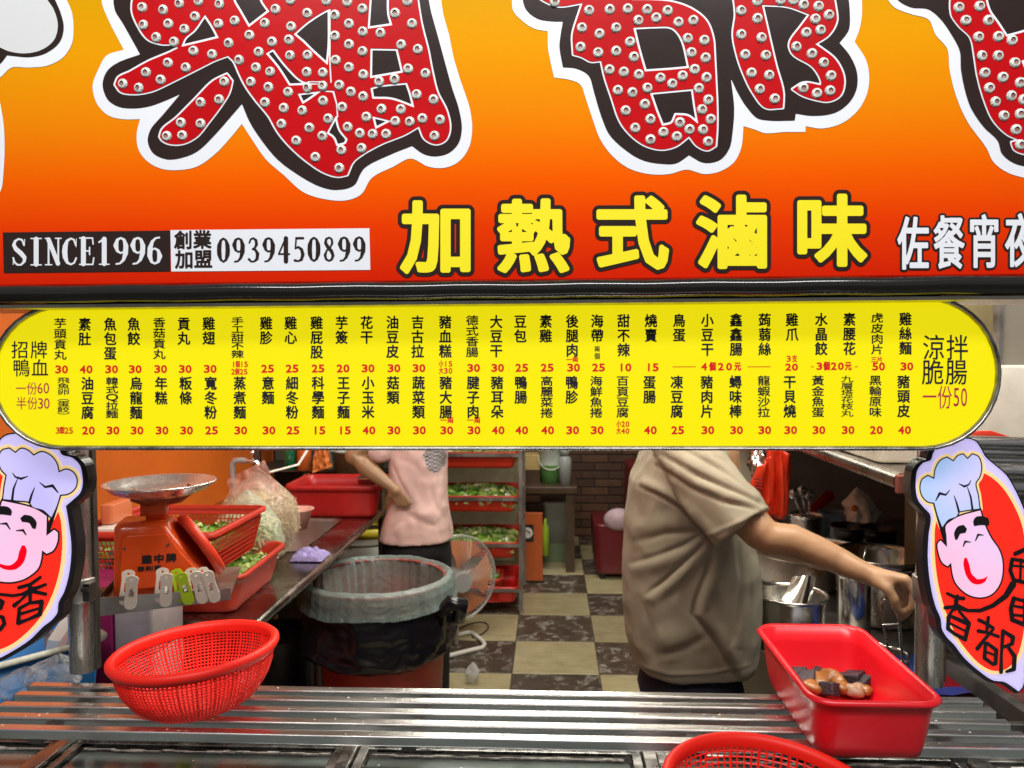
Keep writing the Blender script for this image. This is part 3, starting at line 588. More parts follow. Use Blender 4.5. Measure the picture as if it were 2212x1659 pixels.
e_hatL = tint('lit_hat', (.55, .5, .93), (.68, .62, .98)); e_hatR = tint('lit_hat_blue', (.62, .6, .95), (.22, .6, .95)); e_face = tint('lit_face', (.95, .52, .72), (.82, .6, .88))
sign_black = mat('lightbox_black', (.012, .01, .012), .3)
WHT = [(75,300),(85,240),(120,195),(170,175),(185,130),(215,90),(260,70),(310,85),(345,55),(400,42),(450,60),(480,100),(510,155),(560,200),(640,270),(700,370),(745,470),(790,600),(815,760),(820,950),(810,1150),(790,1350),(760,1480),(745,1600),(720,1630),(680,1600),(630,1570),(560,1560),(470,1500),(380,1420),(310,1330),(270,1290),(240,1240),(230,1170),(200,1100),(170,980),(150,800),(155,650),(165,520),(130,480),(90,430),(75,370)]
OVAL = [(485,250),(550,285),(620,350),(690,460),(740,580),(768,750),(778,950),(765,1150),(740,1320),(700,1430),(640,1490),(560,1500),(480,1460),(400,1380),(330,1280),(270,1150),(225,1000),(200,850),(192,700),(205,560),(260,480),(330,380),(400,300)]
HAT = [(190,445),(150,437),(115,400),(103,350),(115,300),(150,275),(190,295),(200,230),(230,180),(270,160),(310,185),(340,150),(370,140),(400,170),(430,140),(465,155),(485,210),(475,280),(450,320),(465,400),(475,482),(400,490),(345,500),(330,530),(280,550),(240,600),(210,520)]
FACE = [(262,590),(300,555),(345,530),(480,492),(492,535),(515,600),(550,670),(592,730),(615,790),(620,880),(600,960),(550,1020),(480,1040),(410,1025),(360,990),(320,940),(303,880),(296,822),(275,845),(242,822),(217,760),(212,700),(230,680),(270,722),(266,650)]
BROW1 = [(322,678),(315,635),(340,592),(375,583),(396,608),(388,633),(352,640),(336,676)]; BROW2 = [(435,560),(450,535),(490,528),(530,540),(537,570),(532,590),(490,585),(440,592)]
MOUTH = [(380,790),(395,790),(410,830),(425,890),(460,925),(500,920),(527,903),(510,940),(470,958),(430,950),(395,910),(378,860),(373,820)]
FSTR = [[(372,718,3),(385,688,6),(420,692,2)],[(450,682,3),(466,645,6),(500,648,2)],[(345,325,2),(380,342,6),(408,330,4),(420,305,2)],[(200,430,3),(225,385,7),(262,395,5),(288,365,2)],[(315,400,2),(332,450,5),(345,500,6)],[(398,345,2),(420,410,5),(430,485,6)]]
TXR = [[(330,1088,8),(400,1122,7),(480,1122,8),(560,1090,9),(640,1030,11),(684,958,14)],
 [(272,1014,6),(330,1042,7),(374,1046,8)],[(335,1030,7),(325,1090,9),(318,1110,10)],[(260,1104,8),(320,1098,7),(380,1118,7)],[(322,1060,6),(350,1130,6),(410,1200,7)],[(318,1100,6),(275,1165,6)],
 [(280,1170,8),(276,1235,8),(320,1270,7),(385,1303,9)],[(300,1160,7),(380,1195,9),(408,1205,9),(385,1300,8)],[(295,1205,5),(385,1250,5)],
 [(472,1182,8),(520,1205,7),(560,1232,7)],[(530,1165,7),(522,1240,7)],[(468,1250,8),(530,1262,6),(592,1285,7)],[(560,1240,6),(500,1310,7),(462,1360,9)],[(512,1330,7),(506,1420,8),(560,1460,7),(575,1455,8),(580,1370,8),(520,1325,7)],[(512,1380,5),(578,1405,5)],
 [(622,1250,8),(612,1400,6),(610,1508,8)],[(622,1250,7),(685,1290,9),(680,1330,8),(625,1352,6)],[(650,1345,7),(695,1410,9),(690,1490,9),(645,1505,6)],
 [(700,765,9),(760,738,9),(800,760,8)],[(680,800,8),(668,870,8),(690,930,8),(770,948,8),(800,900,8),(800,820,8),(690,800,7)],[(690,840,5),(790,850,5)],[(735,800,5),(730,935,5)],
 [(690,1045,9),(672,1110,9),(680,1180,9),(760,1212,9),(790,1200,8)],[(700,1095,6),(790,1110,6)],[(695,1150,6),(790,1160,6)],[(760,1050,7),(755,1200,6)],[(690,1045,7),(790,1070,7)]]
TXL = [[(-60,1130,9),(0,1160,7),(90,1170,7),(155,1160,7),(215,1130,7)],[(135,1112,8),(215,1090,8),(288,1038,7)],[(215,1128,12),(270,1112,8),(325,1090,7)],[(215,1100,9),(215,1205,8)],[(215,1135,9),(325,1158,8)],[(210,1140,8),(150,1200,6),(102,1240,10)],
 [(138,1262,8),(130,1365,10),(200,1340,7),(285,1302,10),(298,1212,10),(210,1222,7),(140,1260,8)],[(140,1302,7),(272,1262,6)],[(-20,1190,8),(18,1215,10),(5,1260,8),(-40,1270,8)],[(-30,1310,8),(20,1325,9),(32,1370,9),(0,1412,9)]]
EXTRA = [[(190,445,8),(235,600,11),(262,690,12),(270,722,7)], [(475,480,8),(490,540,7)]]
def chef_sign(label, ZF, hat, side, sc, loc_uv, Ybase, txt):
    t = thing('chef_head_sign', label, 'light sign', at(*loc_uv, Ybase), group='glowing chef head signs either side of the opening')
    S = lambda L, f=1.0: [(p[0], p[1], l[2]*.4*f) for p, l in zip(ZF([(a, b) for a, b, _ in L]), L)]
    dk = [poly_prim(ZF(WHT), 3.0*sc)]+[poly_prim([(u+side*sh, v+1) for u, v in ZF(WHT)], 3.5*sc) for sh in (4, 8)]
    flat('casing', dk, Ybase, sign_black, t, st=1.6, thick=.022)
    flat('lavender_border', [poly_prim(ZF(WHT))], Ybase-.001, e_lav, t, st=1.3)
    flat('black_rim_line', [poly_prim(ZF(WHT), -2.2)], Ybase-.0013, mat('grey_rim', (.3, .28, .35), .4), t, holes=[poly_prim(ZF(WHT), -3.0)], st=.9)
    flat('tan_border', [poly_prim(ZF(OVAL), 8*sc), poly_prim(ZF(HAT), 8*sc)], Ybase-.0016, e_tan, t, st=1.3)
    flat('red_oval', [poly_prim(ZF(OVAL))], Ybase-.0022, e_red, t, st=1.3)
    flat('hat_ground', [poly_prim(ZF(HAT), 6.8*sc)], Ybase-.0025, e_tan, t, st=1.3)
    flat('black_outline', [poly_prim(ZF(HAT), 2.4*sc), poly_prim(ZF(FACE), 3.2*sc)]+[('st', S(l)) for l in EXTRA], Ybase-.003, sign_black, t, st=1.0)
    flat('face', [poly_prim(ZF(FACE), -.3)], Ybase-.0036, e_face, t, st=1.0)
    flat('hat', [poly_prim(ZF(HAT), -.3)], Ybase-.0040, hat, t, st=1.0)
    flat('hat_and_eye_lines', [('st', S(l, sc)) for l in FSTR], Ybase-.0046, sign_black, t, st=.7)
    for b in (BROW1, BROW2): flat('eyebrow', [poly_prim(ZF(b))], Ybase-.0048, sign_black, t, st=.8)
    flat('lettering', txt, Ybase-.0050, sign_black, t, st=.7)
    flat('mouth', [poly_prim(ZF(MOUTH))], Ybase-.0046, e_red2, t, st=.8)
chef_sign('glowing chef head sign on right post, blue tinted white hat', ZR, e_hatR, -1, 1.0, (2120, 1480), YC, [('st', [(*ZR([(a, b)])[0], r*.56) for a, b, r in l]) for l in TXR])
chef_sign('glowing chef head sign on left post, lavender hat, cut by the frame edge', ZL, e_hatL, 1, 1.12, (40, 1420), YC+.004, [('st', [(a*.3023, 933.2+b*.3023, r*.5) for a, b, r in l]) for l in TXL])
# ================================================================== posts, rails, counter
ZRAIL = .976
def post(label, uc, ybase):
    b = at(uc, 1475, ybase); t = thing('support_post', label, 'post', (b.x, b.y, ZRAIL-.02), group='round steel posts beside the opening')
    mb = MB(); mb.tube([(b.x, b.y, ZRAIL-.012), (b.x, b.y, 1.75)], .0215, 28); mb.build('pipe', mat('post_steel', (.55, .52, .48), .27, .9, var=.3, vscale=10, rvar=.12, vstretch=(10, 10, 1), bump=.1), t)
    mb = MB(); mb.lathe([(.0255, -.02), (.0262, -.018), (.0262, .018), (.0255, .02), (.022, .02)], (b.x, b.y, at(uc, 1270, ybase).z), 28); mb.build('clamp_ring', steel_dull, t)
    mb = MB(); mb.box((b.x+.026, b.y-.018, at(uc, 1270, ybase).z), (.012, .02, .03)); mb.tube([(b.x+.02, b.y-.03, at(uc, 1262, ybase).z), (b.x+.032, b.y-.03, at(uc, 1262, ybase).z)], .004, 8); mb.build('clamp_bolt', steel_dark, t, bevel=.001)
    mb = MB(); mb.box((b.x, b.y-.023, at(uc, 1165, ybase).z), (.034, .004, .075)); mb.build('red_reflection', mat('red_reflection_tint', (.24, .03, .02), .35, .3), t, bevel=.001)  # red reflection on the post, built as a thin coloured plate
    mb = MB(); s = 1
    mb.span(b.x+.0205, b.x+.0265, b.y-.002, b.y+.010, ZRAIL-.01, 1.75); mb.build('square_bar', steel_dark, t, bevel=.001)
    return t
post('round steel post behind the left chef head sign', 181, 1.262)
post('round steel post behind the right chef head sign', 2006, 1.262)
shelf = thing('slatted_shelf', 'slatted stainless steel pass shelf of five polished square rails below the menu', 'shelf', (0, 1.12, ZRAIL-.02))
xl = atz(80, 1470, ZRAIL).x; xr = atz(2116, 1510, ZRAIL).x
ys = [atz(1190, v, ZRAIL).y for v in (1490.5, 1511, 1534.5, 1559, 1585.5)]
rail_m = mat('rail_steel', (.76, .75, .73), .24, 1, var=.08, vscale=5, rvar=.06, bump=.015, bscale=120, vstretch=(1, 20, 20))
def rail(y, h=.0125):
    mb = MB(); w = .0165; r = .0022; L = xr-xl; rings = []
    for i in range(13):
        x = xl+L*i/12; q = rrect(w, h, r, 0, n=3); rings.append([Vector((x, y-w/2+p.x, ZRAIL-h/2+p.y+.0003*math.sin(i*2.1+y*50))) for p in q])
    mb.loft(rings, smooth=False, cap0=False, cap1=False)
    return mb
for k, y in enumerate(ys):
    h = .0125 if k < 4 else .0145
    rail(y, h).build('rail', rail_m, shelf)
    for s, x in ((-1, xl), (1, xr)):
        mb = MB(); mb.box((x+s*.0012, y-.00825, ZRAIL-h/2), (.002, .0158, h-.001)); mb.build('end_cap', steel_dark, shelf, bevel=.0006)
for x in (xl+.1, -.2, .2, xr-.1): mb = MB(); mb.span(x-.01, x+.01, ys[-1]-.006, ys[0], ZRAIL-.026, ZRAIL-.0148); mb.build('cross_bar', steel_dark, shelf)
ZCT = .9
case = thing('food_counter', 'dirty stainless steel counter case with sliding glass lids below the slatted shelf', 'counter', (0, .8, 0))
yb_ = 1.19
mb = MB(); mb.span(-1.2, 1.3, .45, yb_+.02, .1, ZCT-.022); mb.build('case_body', steel_dull, case, bevel=.003)
mb = MB(); mb.span(-1.2, 1.3, yb_+.004, yb_+.016, ZCT-.02, ZCT+.03); mb.build('back_lip', steel_dark, case, bevel=.001)
fr = mat('lid_frame_steel', (.4, .39, .37), .3, 1, var=.35, vscale=25, rvar=.15, bump=.15)
pane = mat('greasy_glass', (.1, .12, .11), .12, 0, var=.5, vscale=6, rvar=.1, coat=.5)
grime = mat('rim_grime', (.6, .58, .55), .6, 0, var=.7, vscale=80, bump=.4)
xs = [-1.15, atz(95, 1640, ZCT).x, atz(752, 1630, ZCT).x, atz(1405, 1640, ZCT).x, .62, 1.2]
for i in range(5):
    a, b = xs[i]+.012, xs[i+1]-.012
    mb = MB(); mb.span(a+.018, b-.018, .5, yb_-.055, ZCT-.016, ZCT-.01); mb.build('glass_lid', pane, case, bevel=.001)
    mb = MB()
    for q in range(2):
        y0 = yb_-.012-q*.02; mb.span(a, b, y0-.008, y0, ZCT-.012, ZCT-.001-q*.004)
    mb.build('lid_track', fr, case, bevel=.0012)
    mb = MB(); mb.span(a, a+.014, .5, yb_-.03, ZCT-.014, ZCT-.003); mb.build('lid_frame', fr, case, bevel=.001)
    mb = MB(); mb.span(b-.014, b, .5, yb_-.03, ZCT-.014, ZCT-.003); mb.build('lid_frame', fr, case, bevel=.001)
    mb = MB(); rr_ = random.Random(i); x = a+.02
    while x < b-.03:
        w = rr_.uniform(.006, .03); mb.box((x+w/2, yb_-.0335+rr_.uniform(-.002, .002)-.02, ZCT-.0085), (w*.96, rr_.uniform(.002, .007), .002)); x += w
    tag(mb.build('grime_line', grime, case), kind='stuff')
for x in xs: mb = MB(); mb.span(x-.01, x+.01, .45, yb_, ZCT-.018, ZCT+.004); mb.build('divider', fr, case, bevel=.0015)
# ================================================================== room
floor = bpy.data.objects.new('floor', None); put(floor); tag(floor, kind='structure')
mb = MB(); mb.span(-2.6, 3.2, 1.15, 6.42, -.02, -.004); g_ = mb.build('grout', mat('grout', (.07, .06, .05), .8, var=.3), floor)
mb = MB(); mb.span(-14, 14, -16, 1.15, -.03, -.006); tag(mb.build('street_ground', mat('asphalt', (.06, .058, .055), .85, var=.3, bump=.5)), kind='structure')
def tilemat(name, base, base2, wear, amount, rough):
    m = bpy.data.materials.new(name); m.use_nodes = True; nt = m.node_tree; N = nt.nodes; L = nt.links; b = N['Principled BSDF']
    g = N.new('ShaderNodeNewGeometry'); mp = N.new('ShaderNodeMapping'); mp.inputs['Scale'].default_value = (1, 2.0, 1); L.new(g.outputs['Position'], mp.inputs[0])
    n1 = N.new('ShaderNodeTexNoise'); n1.inputs['Scale'].default_value = 7; n1.inputs['Detail'].default_value = 7; n1.inputs['Roughness'].default_value = .7
    n2 = N.new('ShaderNodeTexNoise'); n2.inputs['Scale'].default_value = 13; n2.inputs['Detail'].default_value = 8; n2.inputs['Roughness'].default_value = .8; n2.inputs['Distortion'].default_value = .8
    L.new(mp.outputs[0], n1.inputs['Vector']); L.new(g.outputs['Position'], n2.inputs['Vector'])
    r1 = N.new('ShaderNodeValToRGB'); r1.color_ramp.elements[0].position = .35; r1.color_ramp.elements[1].position = .65; r1.color_ramp.elements[0].color = (*base, 1); r1.color_ramp.elements[1].color = (*base2, 1); L.new(n1.outputs['Fac'], r1.inputs[0])
    r2 = N.new('ShaderNodeValToRGB'); r2.color_ramp.elements[0].position = amount; r2.color_ramp.elements[1].position = amount+.07; r2.color_ramp.elements[0].color = (0, 0, 0, 1); r2.color_ramp.elements[1].color = (1, 1, 1, 1); L.new(n2.outputs['Fac'], r2.inputs[0])
    oi = N.new('ShaderNodeObjectInfo'); hs = N.new('ShaderNodeHueSaturation'); mr = N.new('ShaderNodeMapRange'); mr.inputs[3].default_value = .8; mr.inputs[4].default_value = 1.15; L.new(oi.outputs['Random'], mr.inputs[0]); L.new(mr.outputs[0], hs.inputs['Value'])
    mx = N.new('ShaderNodeMix'); mx.data_type = 'RGBA'; L.new(r2.outputs[0], mx.inputs[0]); L.new(r1.outputs[0], mx.inputs[6]); mx.inputs[7].default_value = (*wear, 1)
    L.new(mx.outputs[2], hs.inputs['Color']); L.new(hs.outputs[0], b.inputs['Base Color']); b.inputs['Roughness'].default_value = rough
    bp = N.new('ShaderNodeBump'); bp.inputs['Strength'].default_value = .25; bp.inputs['Distance'].default_value = .003; L.new(n2.outputs['Fac'], bp.inputs['Height']); L.new(bp.outputs[0], b.inputs['Normal']); return m
tb = tilemat('beige_tile', (.3, .25, .135), (.43, .38, .225), (.2, .13, .07), .6, .3); td = tilemat('dark_tile', (.045, .03, .02), (.075, .052, .036), (.29, .27, .23), .525, .4)
TS = .4136
def tile_mesh(m): mb = MB(); mb.loft([rrect(TS-.005, TS-.005, .002, -.006, n=1), rrect(TS-.005, TS-.005, .002, -.0015, n=1), rrect(TS-.009, TS-.009, .002, 0, n=1)], smooth=False); return mb.mesh('floor_tile', m)
TM = [tile_mesh(tb), tile_mesh(td)]
for i in range(-6, 7):
    for j in range(-5, 7):
        o = bpy.data.objects.new('floor_tile', TM[(i+j) % 2]); put(o, floor); o.location = (-.1886+TS*(i+.5), 3.569+TS*(j+.5), random.uniform(-.0006, .0006))
def wall(name, x0, x1, y0, y1, z0, z1, m):
    mb = MB(); mb.span(x0, x1, y0, y1, z0, z1); o = mb.build(name, m); tag(o, kind='structure'); return o
w_or = mat('orange_wall_paint', (.62, .13, .012), .45, var=.1, vscale=3, bump=.05)
w_be = mat('beige_wall_paint', (.42, .38, .27), .6, var=.15, vscale=3)
w_dk = mat('brown_wall_board', (.1, .07, .045), .5, var=.3, vscale=4)
XL = -1.5
wall('wall_left', XL-.06, XL, 1.3, 4.05, 0, 2.7, w_or)
wall('wall_left_rear', XL-1.0, XL-.94, 4.05, 6.4, 0, 2.7, w_be)
wall('wall_back', -2.6, 3.2, 6.34, 6.42, 0, 2.7, mat('mortar_wall', (.035, .02, .012), .8))
wall('wall_right', 1.75, 1.81, 1.2, 6.4, 0, 2.7, w_be)
wall('ceiling', -2.6, 3.2, 1.2, 6.42, 2.7, 2.76, mat('ceiling_paint', (.6, .58, .52), .7))
for y in (1.34, 2.9, 4.8):
    x = .3 if y < 2 else .1 if y < 3 else -.2; zc = 2.31 if y < 2 else 2.7  # the front fixture is added along with its fill light
    t = thing('ceiling_lamp', 'twin tube ceiling lamp, %s of the shop, above the frame' % ('added over the front' if y < 2 else 'middle' if y < 3 else 'rear'), 'ceiling lamp', (x, y, zc), group='ceiling tube lamps')
    mb = MB(); mb.span(x-.65, x+.65, y-.16, y+.16, zc-.028, zc); mb.build('housing', white_pl, t)
    for s in (-1, 1): mb = MB(); mb.tube([(x-.6, y+s*.09, zc-.035), (x+.6, y+s*.09, zc-.035)], .008, 10); mb.build('lamp_tube', mat('lit_tube', (1, .96, .88), .4, emit=1.5), t)
bk = [mat('brick_a', (.07, .028, .014), .7, var=.35, vscale=15, bump=.5), mat('brick_b', (.1, .042, .02), .7, var=.35, vscale=15, bump=.5), mat('brick_c', (.055, .02, .012), .7, var=.35, vscale=15, bump=.5)]
BM = []
for m in bk: mb = MB(); mb.loft([rrect(.215, .058, .003, z, n=1) for z in (0,)]+[rrect(.215, .058, .003, .01, n=1), rrect(.209, .052, .003, .013, n=1)], smooth=False); BM.append(mb.mesh('brick', m))
wb = bpy.data.objects['wall_back']
for r in range(19):
    for c in range(9):
        x = -.2+c*.225+(r % 2)*.1125
        if x > 1.5: continue
        o = bpy.data.objects.new('brick', random.choice(BM)); put(o, wb); o.location = (x, 6.341, .04+r*.068); o.rotation_euler = (R(90), 0, 0); o.scale = (1, 1, random.uniform(.85, 1.15))
# ------------------------------------------------------------------ left work counter with sink
ZC = .85; XE = -.735
wc = thing('sink_counter', 'long stainless work counter with sunken sink basin along the orange wall', 'sink counter', (-1.1, 2.3, 0))
ctop = mat('wet_counter_steel', (.42, .4, .36), .24, 1, var=.3, vscale=6, rvar=.14, bump=.12, bscale=40)
sx0, sx1, sy0, sy1 = -1.3, -.84, 2.5, 3.02
mb = MB()
for a, b, c, d in ((XL, XE, 1.83, sy0), (XL, XE, sy1, 3.45), (XL, sx0, sy0, sy1), (sx1, XE, sy0, sy1)): mb.span(a, b, c, d, ZC-.03, ZC)
mb.build('counter_top', ctop, wc)
mb = MB(); mb.tube([(XE, 1.83, ZC-.016), (XE, 3.45, ZC-.016)], .016, 14); mb.build('front_edge', ctop, wc)
mb = MB(); cx, cy = (sx0+sx1)/2, (sy0+sy1)/2; w, d = sx1-sx0, sy1-sy0
mb.loft([rrect(w+.012, d+.012, .04, ZC+.003, cx, cy), rrect(w, d, .04, ZC+.002, cx, cy), rrect(w-.006, d-.006, .04, ZC-.01, cx, cy), rrect(w-.03, d-.03, .05, ZC-.16, cx, cy), rrect(w-.09, d-.09, .04, ZC-.18, cx, cy)], cap0=False); mb.build('basin', steel_dull, wc)
for x, y in ((XE-.03, 1.87), (XE-.03, 2.45), (XE-.03, 3.4), (XL+.05, 1.87), (XL+.05, 3.4)): mb = MB(); mb.tube([(x, y, 0), (x, y, ZC-.03)], .017, 12); mb.build('leg', steel_dark, wc)
mb = MB(); mb.span(XL+.03, XE-.02, 1.86, 3.4, .2, .215); mb.build('lower_shelf', steel_dark, wc)
# jumble stored under the counter
t = thing('plastic_jug', 'dark red plastic jug with pale cap under the counter', 'jug', (-.9, 2.1, .215))
mb = MB(); mb.loft([rrect(.2, .2, .03, .215, -.9, 2.1), rrect(.21, .21, .03, .3, -.9, 2.1), rrect(.2, .2, .05, .46, -.9, 2.1), rrect(.06, .06, .02, .53, -.9, 2.1)]); mb.build('body', mat('murky_red', (.3, .03, .015), .35), t)
mb = MB(); mb.tube([(-.9, 2.1, .53), (-.9, 2.1, .57)], .03, 14); mb.build('cap', white_pl, t)
t = thing('steel_stock_pot', 'dark steel stock pot stored under the counter', 'pot', (-1.0, 2.7, .215))
mb = MB(); mb.lathe([(.001, .22), (.14, .22), (.14, .5), (.146, .505), (.138, .505), (.136, .24)], (-1, 2.7, 0), 28); mb.build('body', steel_dark, t)
# faucet ----------------------------------------------------------------
t = thing('wall_faucet', 'chrome wall faucet with grey elbow pipe on the orange wall', 'faucet', at(500, 1035, 3.0))
Yf = 2.95; P = lambda u, v, Y=Yf: at(u, v, Y)
mb = MB(); mb.tube([P(504, 1080), P(503, 1030), P(502, 1002), P(507, 995), P(520, 994), P(533, 995)], .011, 12); mb.build('elbow_pipe', mat('grey_pvc', (.33, .33, .32), .45, .2), t)
mb = MB(); mb.tube([P(533, 995), P(546, 996), P(554, 998), P(559, 1006)], [.009, .01, .009, .008], 12); mb.tube([P(545, 995), P(545, 982)], .006, 10); mb.sphere(P(545, 978), .0105, 14, 9); mb.build('tap', chrome, t)
# trays of chopped greens -------------------------------------------------
greens = [mat('scallion_green', (.2, .4, .045), .45, var=.4, vscale=60), mat('scallion_pale', (.5, .58, .2), .45, var=.2, vscale=60), mat('scallion_white', (.72, .74, .55), .45), mat('leaf_dark', (.06, .17, .02), .45, var=.3, vscale=50)]
def veg(name, cx, cy, z, w, d, hgt, n, parent, s=.011, seed=1, base=True):
    rr = random.Random(seed); mb = MB()
    H = lambda x, y: hgt*max(0, 1-(2*x/w)**4)*max(0, 1-(2*y/d)**4)*(.75+.35*noise.noise(Vector((x*14, y*14, seed))))
    if base:
        mb.cur = 0; mb.grid(lambda a, b: Vector((cx+(a-.5)*w, cy+(b-.5)*d, z+H((a-.5)*w, (b-.5)*d)+.002)), 14, 14)
    for k in range(n):
        x = rr.uniform(-.5, .5)*w; y = rr.uniform(-.5, .5)*d; mb.cur = rr.choices((0, 1, 2, 3), (5, 5, .9, 1.1))[0]
        c = Vector((cx+x, cy+y, z+H(x, y)+rr.uniform(-.002, .006))); M = Matrix.Rotation(rr.uniform(0, 6.28), 3, 'Z') @ Matrix.Rotation(rr.uniform(-.9, .9), 3, 'X') @ Matrix.Rotation(rr.uniform(-.9, .9), 3, 'Y')
        q = s*rr.uniform(.6, 1.5); pts = []
        for i in range(5):
            a = -1.2+2.4*i/4; pts.append((M @ Vector((q*math.cos(a)*.9, q*math.sin(a), -q*.3)), M @ Vector((q*math.cos(a)*1.0, q*math.sin(a), q*.3))))
        mb.add([c+p for pr in pts for p in pr], [(2*i, 2*i+2, 2*i+3, 2*i+1) for i in range(4)], True)
    return tag(mb.build(name, greens, parent, fixn=False), kind='stuff')
def red_tray(label, x, y, z, w, d, h, m, group, rot=0, vegs=None, cat='tray', taper=.88):
    t = thing('food_tray', label, cat, (x, y, z), (0, 0, rot), group)
    o = tub_mesh(w, d, h, taper=taper, rim=.01, r=.03).build('body', m, t, world=False)
    return t
def veg_thing(label, x, y, z, w, d, hgt, n, rot=0, s=.011, seed=1, group=None):
    o = veg('chopped_greens', 0, 0, 0, w, d, hgt, n, None, s, seed); o.location = (x, y, z); o.rotation_euler = (0, 0, rot); o['kind'] = 'stuff'; o['label'] = label; o['category'] = 'vegetables'
    if group: o['group'] = group
    return o
lt = red_tray('solid orange red tray of chopped scallion on the counter, beneath the perforated one', -.985, 2.03, ZC, .40, .35, .105, orange_pl, None, R(2))
veg_thing('chopped scallion heaped in the lower solid tray', -.985, 2.03, ZC+.06, .36, .31, .045, 900, R(2), seed=3)
# perforated basket tray
def lattice_tub(w, d, h, taper, n_w, n_d, rows, r=.02, bar=.0016, rim=.009):
    """open mesh walls: ribs from floor to rim and rings between, all thin bars"""
    mb = MB(); ring = lambda z, k: rrect(w*k, d*k, r, z, n=3)
    kz = lambda q: taper+(1-taper)*q
    top = ring(h, 1)
    mb.loft([rrect(w+2*rim, d+2*rim, r+rim, h-.012), rrect(w+2*rim, d+2*rim, r+rim, h), rrect(w-.004, d-.004, r, h+.001), rrect(w-.004, d-.004, r, h-.012)], cap0=False, cap1=False)
    mb.loft([rrect(w*kz(.8), d*kz(.8), r, h*.8), rrect(w, d, r, h-.012)], cap0=False, cap1=False)
    for q in range(rows+1):
        z = h*.8*q/rows; pts = ring(z, kz(.8*q/rows)); mb.tube(pts, bar, 4, closed=True)
    def edge(s):  # point on the unit rounded square outline
        return s
    for side in range(4):
        nn = n_w if side % 2 == 0 else n_d
        for i in range(nn+1):
            f = i/nn-.5
            def pt(q):
                k = kz(q*.8); W, D = w*k, d*k; z = h*.8*q
                return {0: Vector((f*W*.96, -D/2, z)), 1: Vector((W/2, f*D*.96, z)), 2: Vector((f*W*.96, D/2, z)), 3: Vector((-W/2, f*D*.96, z))}[side]
            mb.tube([pt(0), pt(1)], bar, 4)
    return mb
def basket_tray(label, x, y, z, w, d, h, m, nw=30, nd=30, rows=7):
    t = thing('basket_tray', label, 'basket', (x, y, z)); lattice_tub(w, d, h, .86, nw, nd, rows).build('mesh_wall', m, t, world=False)
    mb = MB(); mb.loft([rrect(w*.85, d*.85, .02, 0), rrect(w*.86, d*.86, .02, .003)]); mb.build('bottom', m, t, world=False); return t
basket_tray('perforated orange red basket tray of greens, stacked on the solid tray behind the scale', -1.0, 1.97, ZC+.112, .36, .34, .115, orange_pl)
veg_thing('chopped greens in the upper perforated basket behind the scale', -1.0, 1.97, ZC+.112+.04, .29, .27, .05, 600, seed=9)
# bag of cabbage and sprouts ---------------------------------------------------
t = thing('vegetable_bag', 'tall pink plastic bag stuffed with shredded cabbage and bean sprouts', 'bag', (-.98, 2.42, ZC))
def bagfn(rad, z0, z1, cx, cy, tip=None, wr=.12, seed=0, sq=1.0):
    def f(a, b):
        ang = a*2*math.pi; q = b; rr = rad*(math.sin(min(1, q*1.5+.32)*math.pi/2)**.8)*(1 if q < .55 else max(.02, 1-((q-.55)/.45)**1.3))
        nz = noise.noise(Vector((math.cos(ang)*1.7, math.sin(ang)*1.7, q*3+seed)))*wr+noise.noise(Vector((math.cos(ang)*5, math.sin(ang)*5, q*6+seed)))*wr*.35
        rr *= 1+nz; x = cx+rr*math.cos(ang); y = cy+rr*math.sin(ang)*sq; z = z0+(z1-z0)*q
        if tip is not None: k = max(0, (q-.5)/.5)**1.4; x += (tip[0]-cx)*k; y += (tip[1]-cy)*k
        return Vector((x, y, z))
    return f
bx, by = at(560, 1190, 2.42).x, 2.42
mb = MB(); mb.grid(bagfn(.125, ZC+.003, at(560, 1008, 2.42).z, bx, by, (bx+.0, by), .16, 3), 64, 50); mb.build('bag_film', film('pink_bag_film', (.8, .6, .5), .16, .2, .9, 24), t, fixn=False)
mb = MB(); a = at(571, 994, 2.4); b = at(490, 1036, 2.4); c = at(618, 1090, 2.4); d = at(500, 1100, 2.4)
mb.grid(lambda s, q: (a*(1-s)+b*s)*(1-q)+(c*(1-s)+d*s)*q+Vector((0, .03*noise.noise(Vector((s*5, q*5, 1))), 0)), 24, 24); mb.build('open_flap', film('pink_flap_film', (.75, .4, .33), .45, .3, .7, 20), t, fixn=False)
def shreds(name, cx, cy, z0, z1, rad, n, mats, L=.035, seed=2, th=.0022):
    rr = random.Random(seed); mb = MB(); f = bagfn(rad, z0, z1, cx, cy, None, .14, 3)
    for k in range(n):
        p = f(rr.random(), rr.uniform(.02, .72)); c = Vector((cx, cy, p.z)); p = c+(p-c)*rr.uniform(.86, .97); mb.cur = rr.randrange(len(mats))
        d = Vector((rr.uniform(-1, 1), rr.uniform(-1, 1), rr.uniform(-1, 1))).normalized()*L*rr.uniform(.5, 1.2); e = Vector((rr.uniform(-1, 1), rr.uniform(-1, 1), rr.uniform(-1, 1)))*L*.25
        mb.tube([p-d*.5, p+e, p+d*.5], [th*.7, th, th*.6], 4, cap=False)
    mb.cur = 0; mb.grid(bagfn(rad*.84, z0+.01, z0+(z1-z0)*.9, cx, cy, None, .14, 3), 24, 20)
    return mb.build(name, mats, None, fixn=False)
sprout = [mat('sprout_cream', (.56, .47, .24), .5, var=.3, vscale=50), mat('sprout_pale', (.68, .6, .36), .45), mat('cabbage_green', (.45, .56, .24), .45, var=.2, vscale=30)]
o = shreds('bean_sprouts', bx, by, ZC+.01, at(560, 1020, 2.42).z, .122, 2200, sprout[:2], .034); tag(o, 'cream bean sprouts packed in the tall pink bag', 'vegetables', kind='stuff')
c2 = at(535, 1190, 2.27)
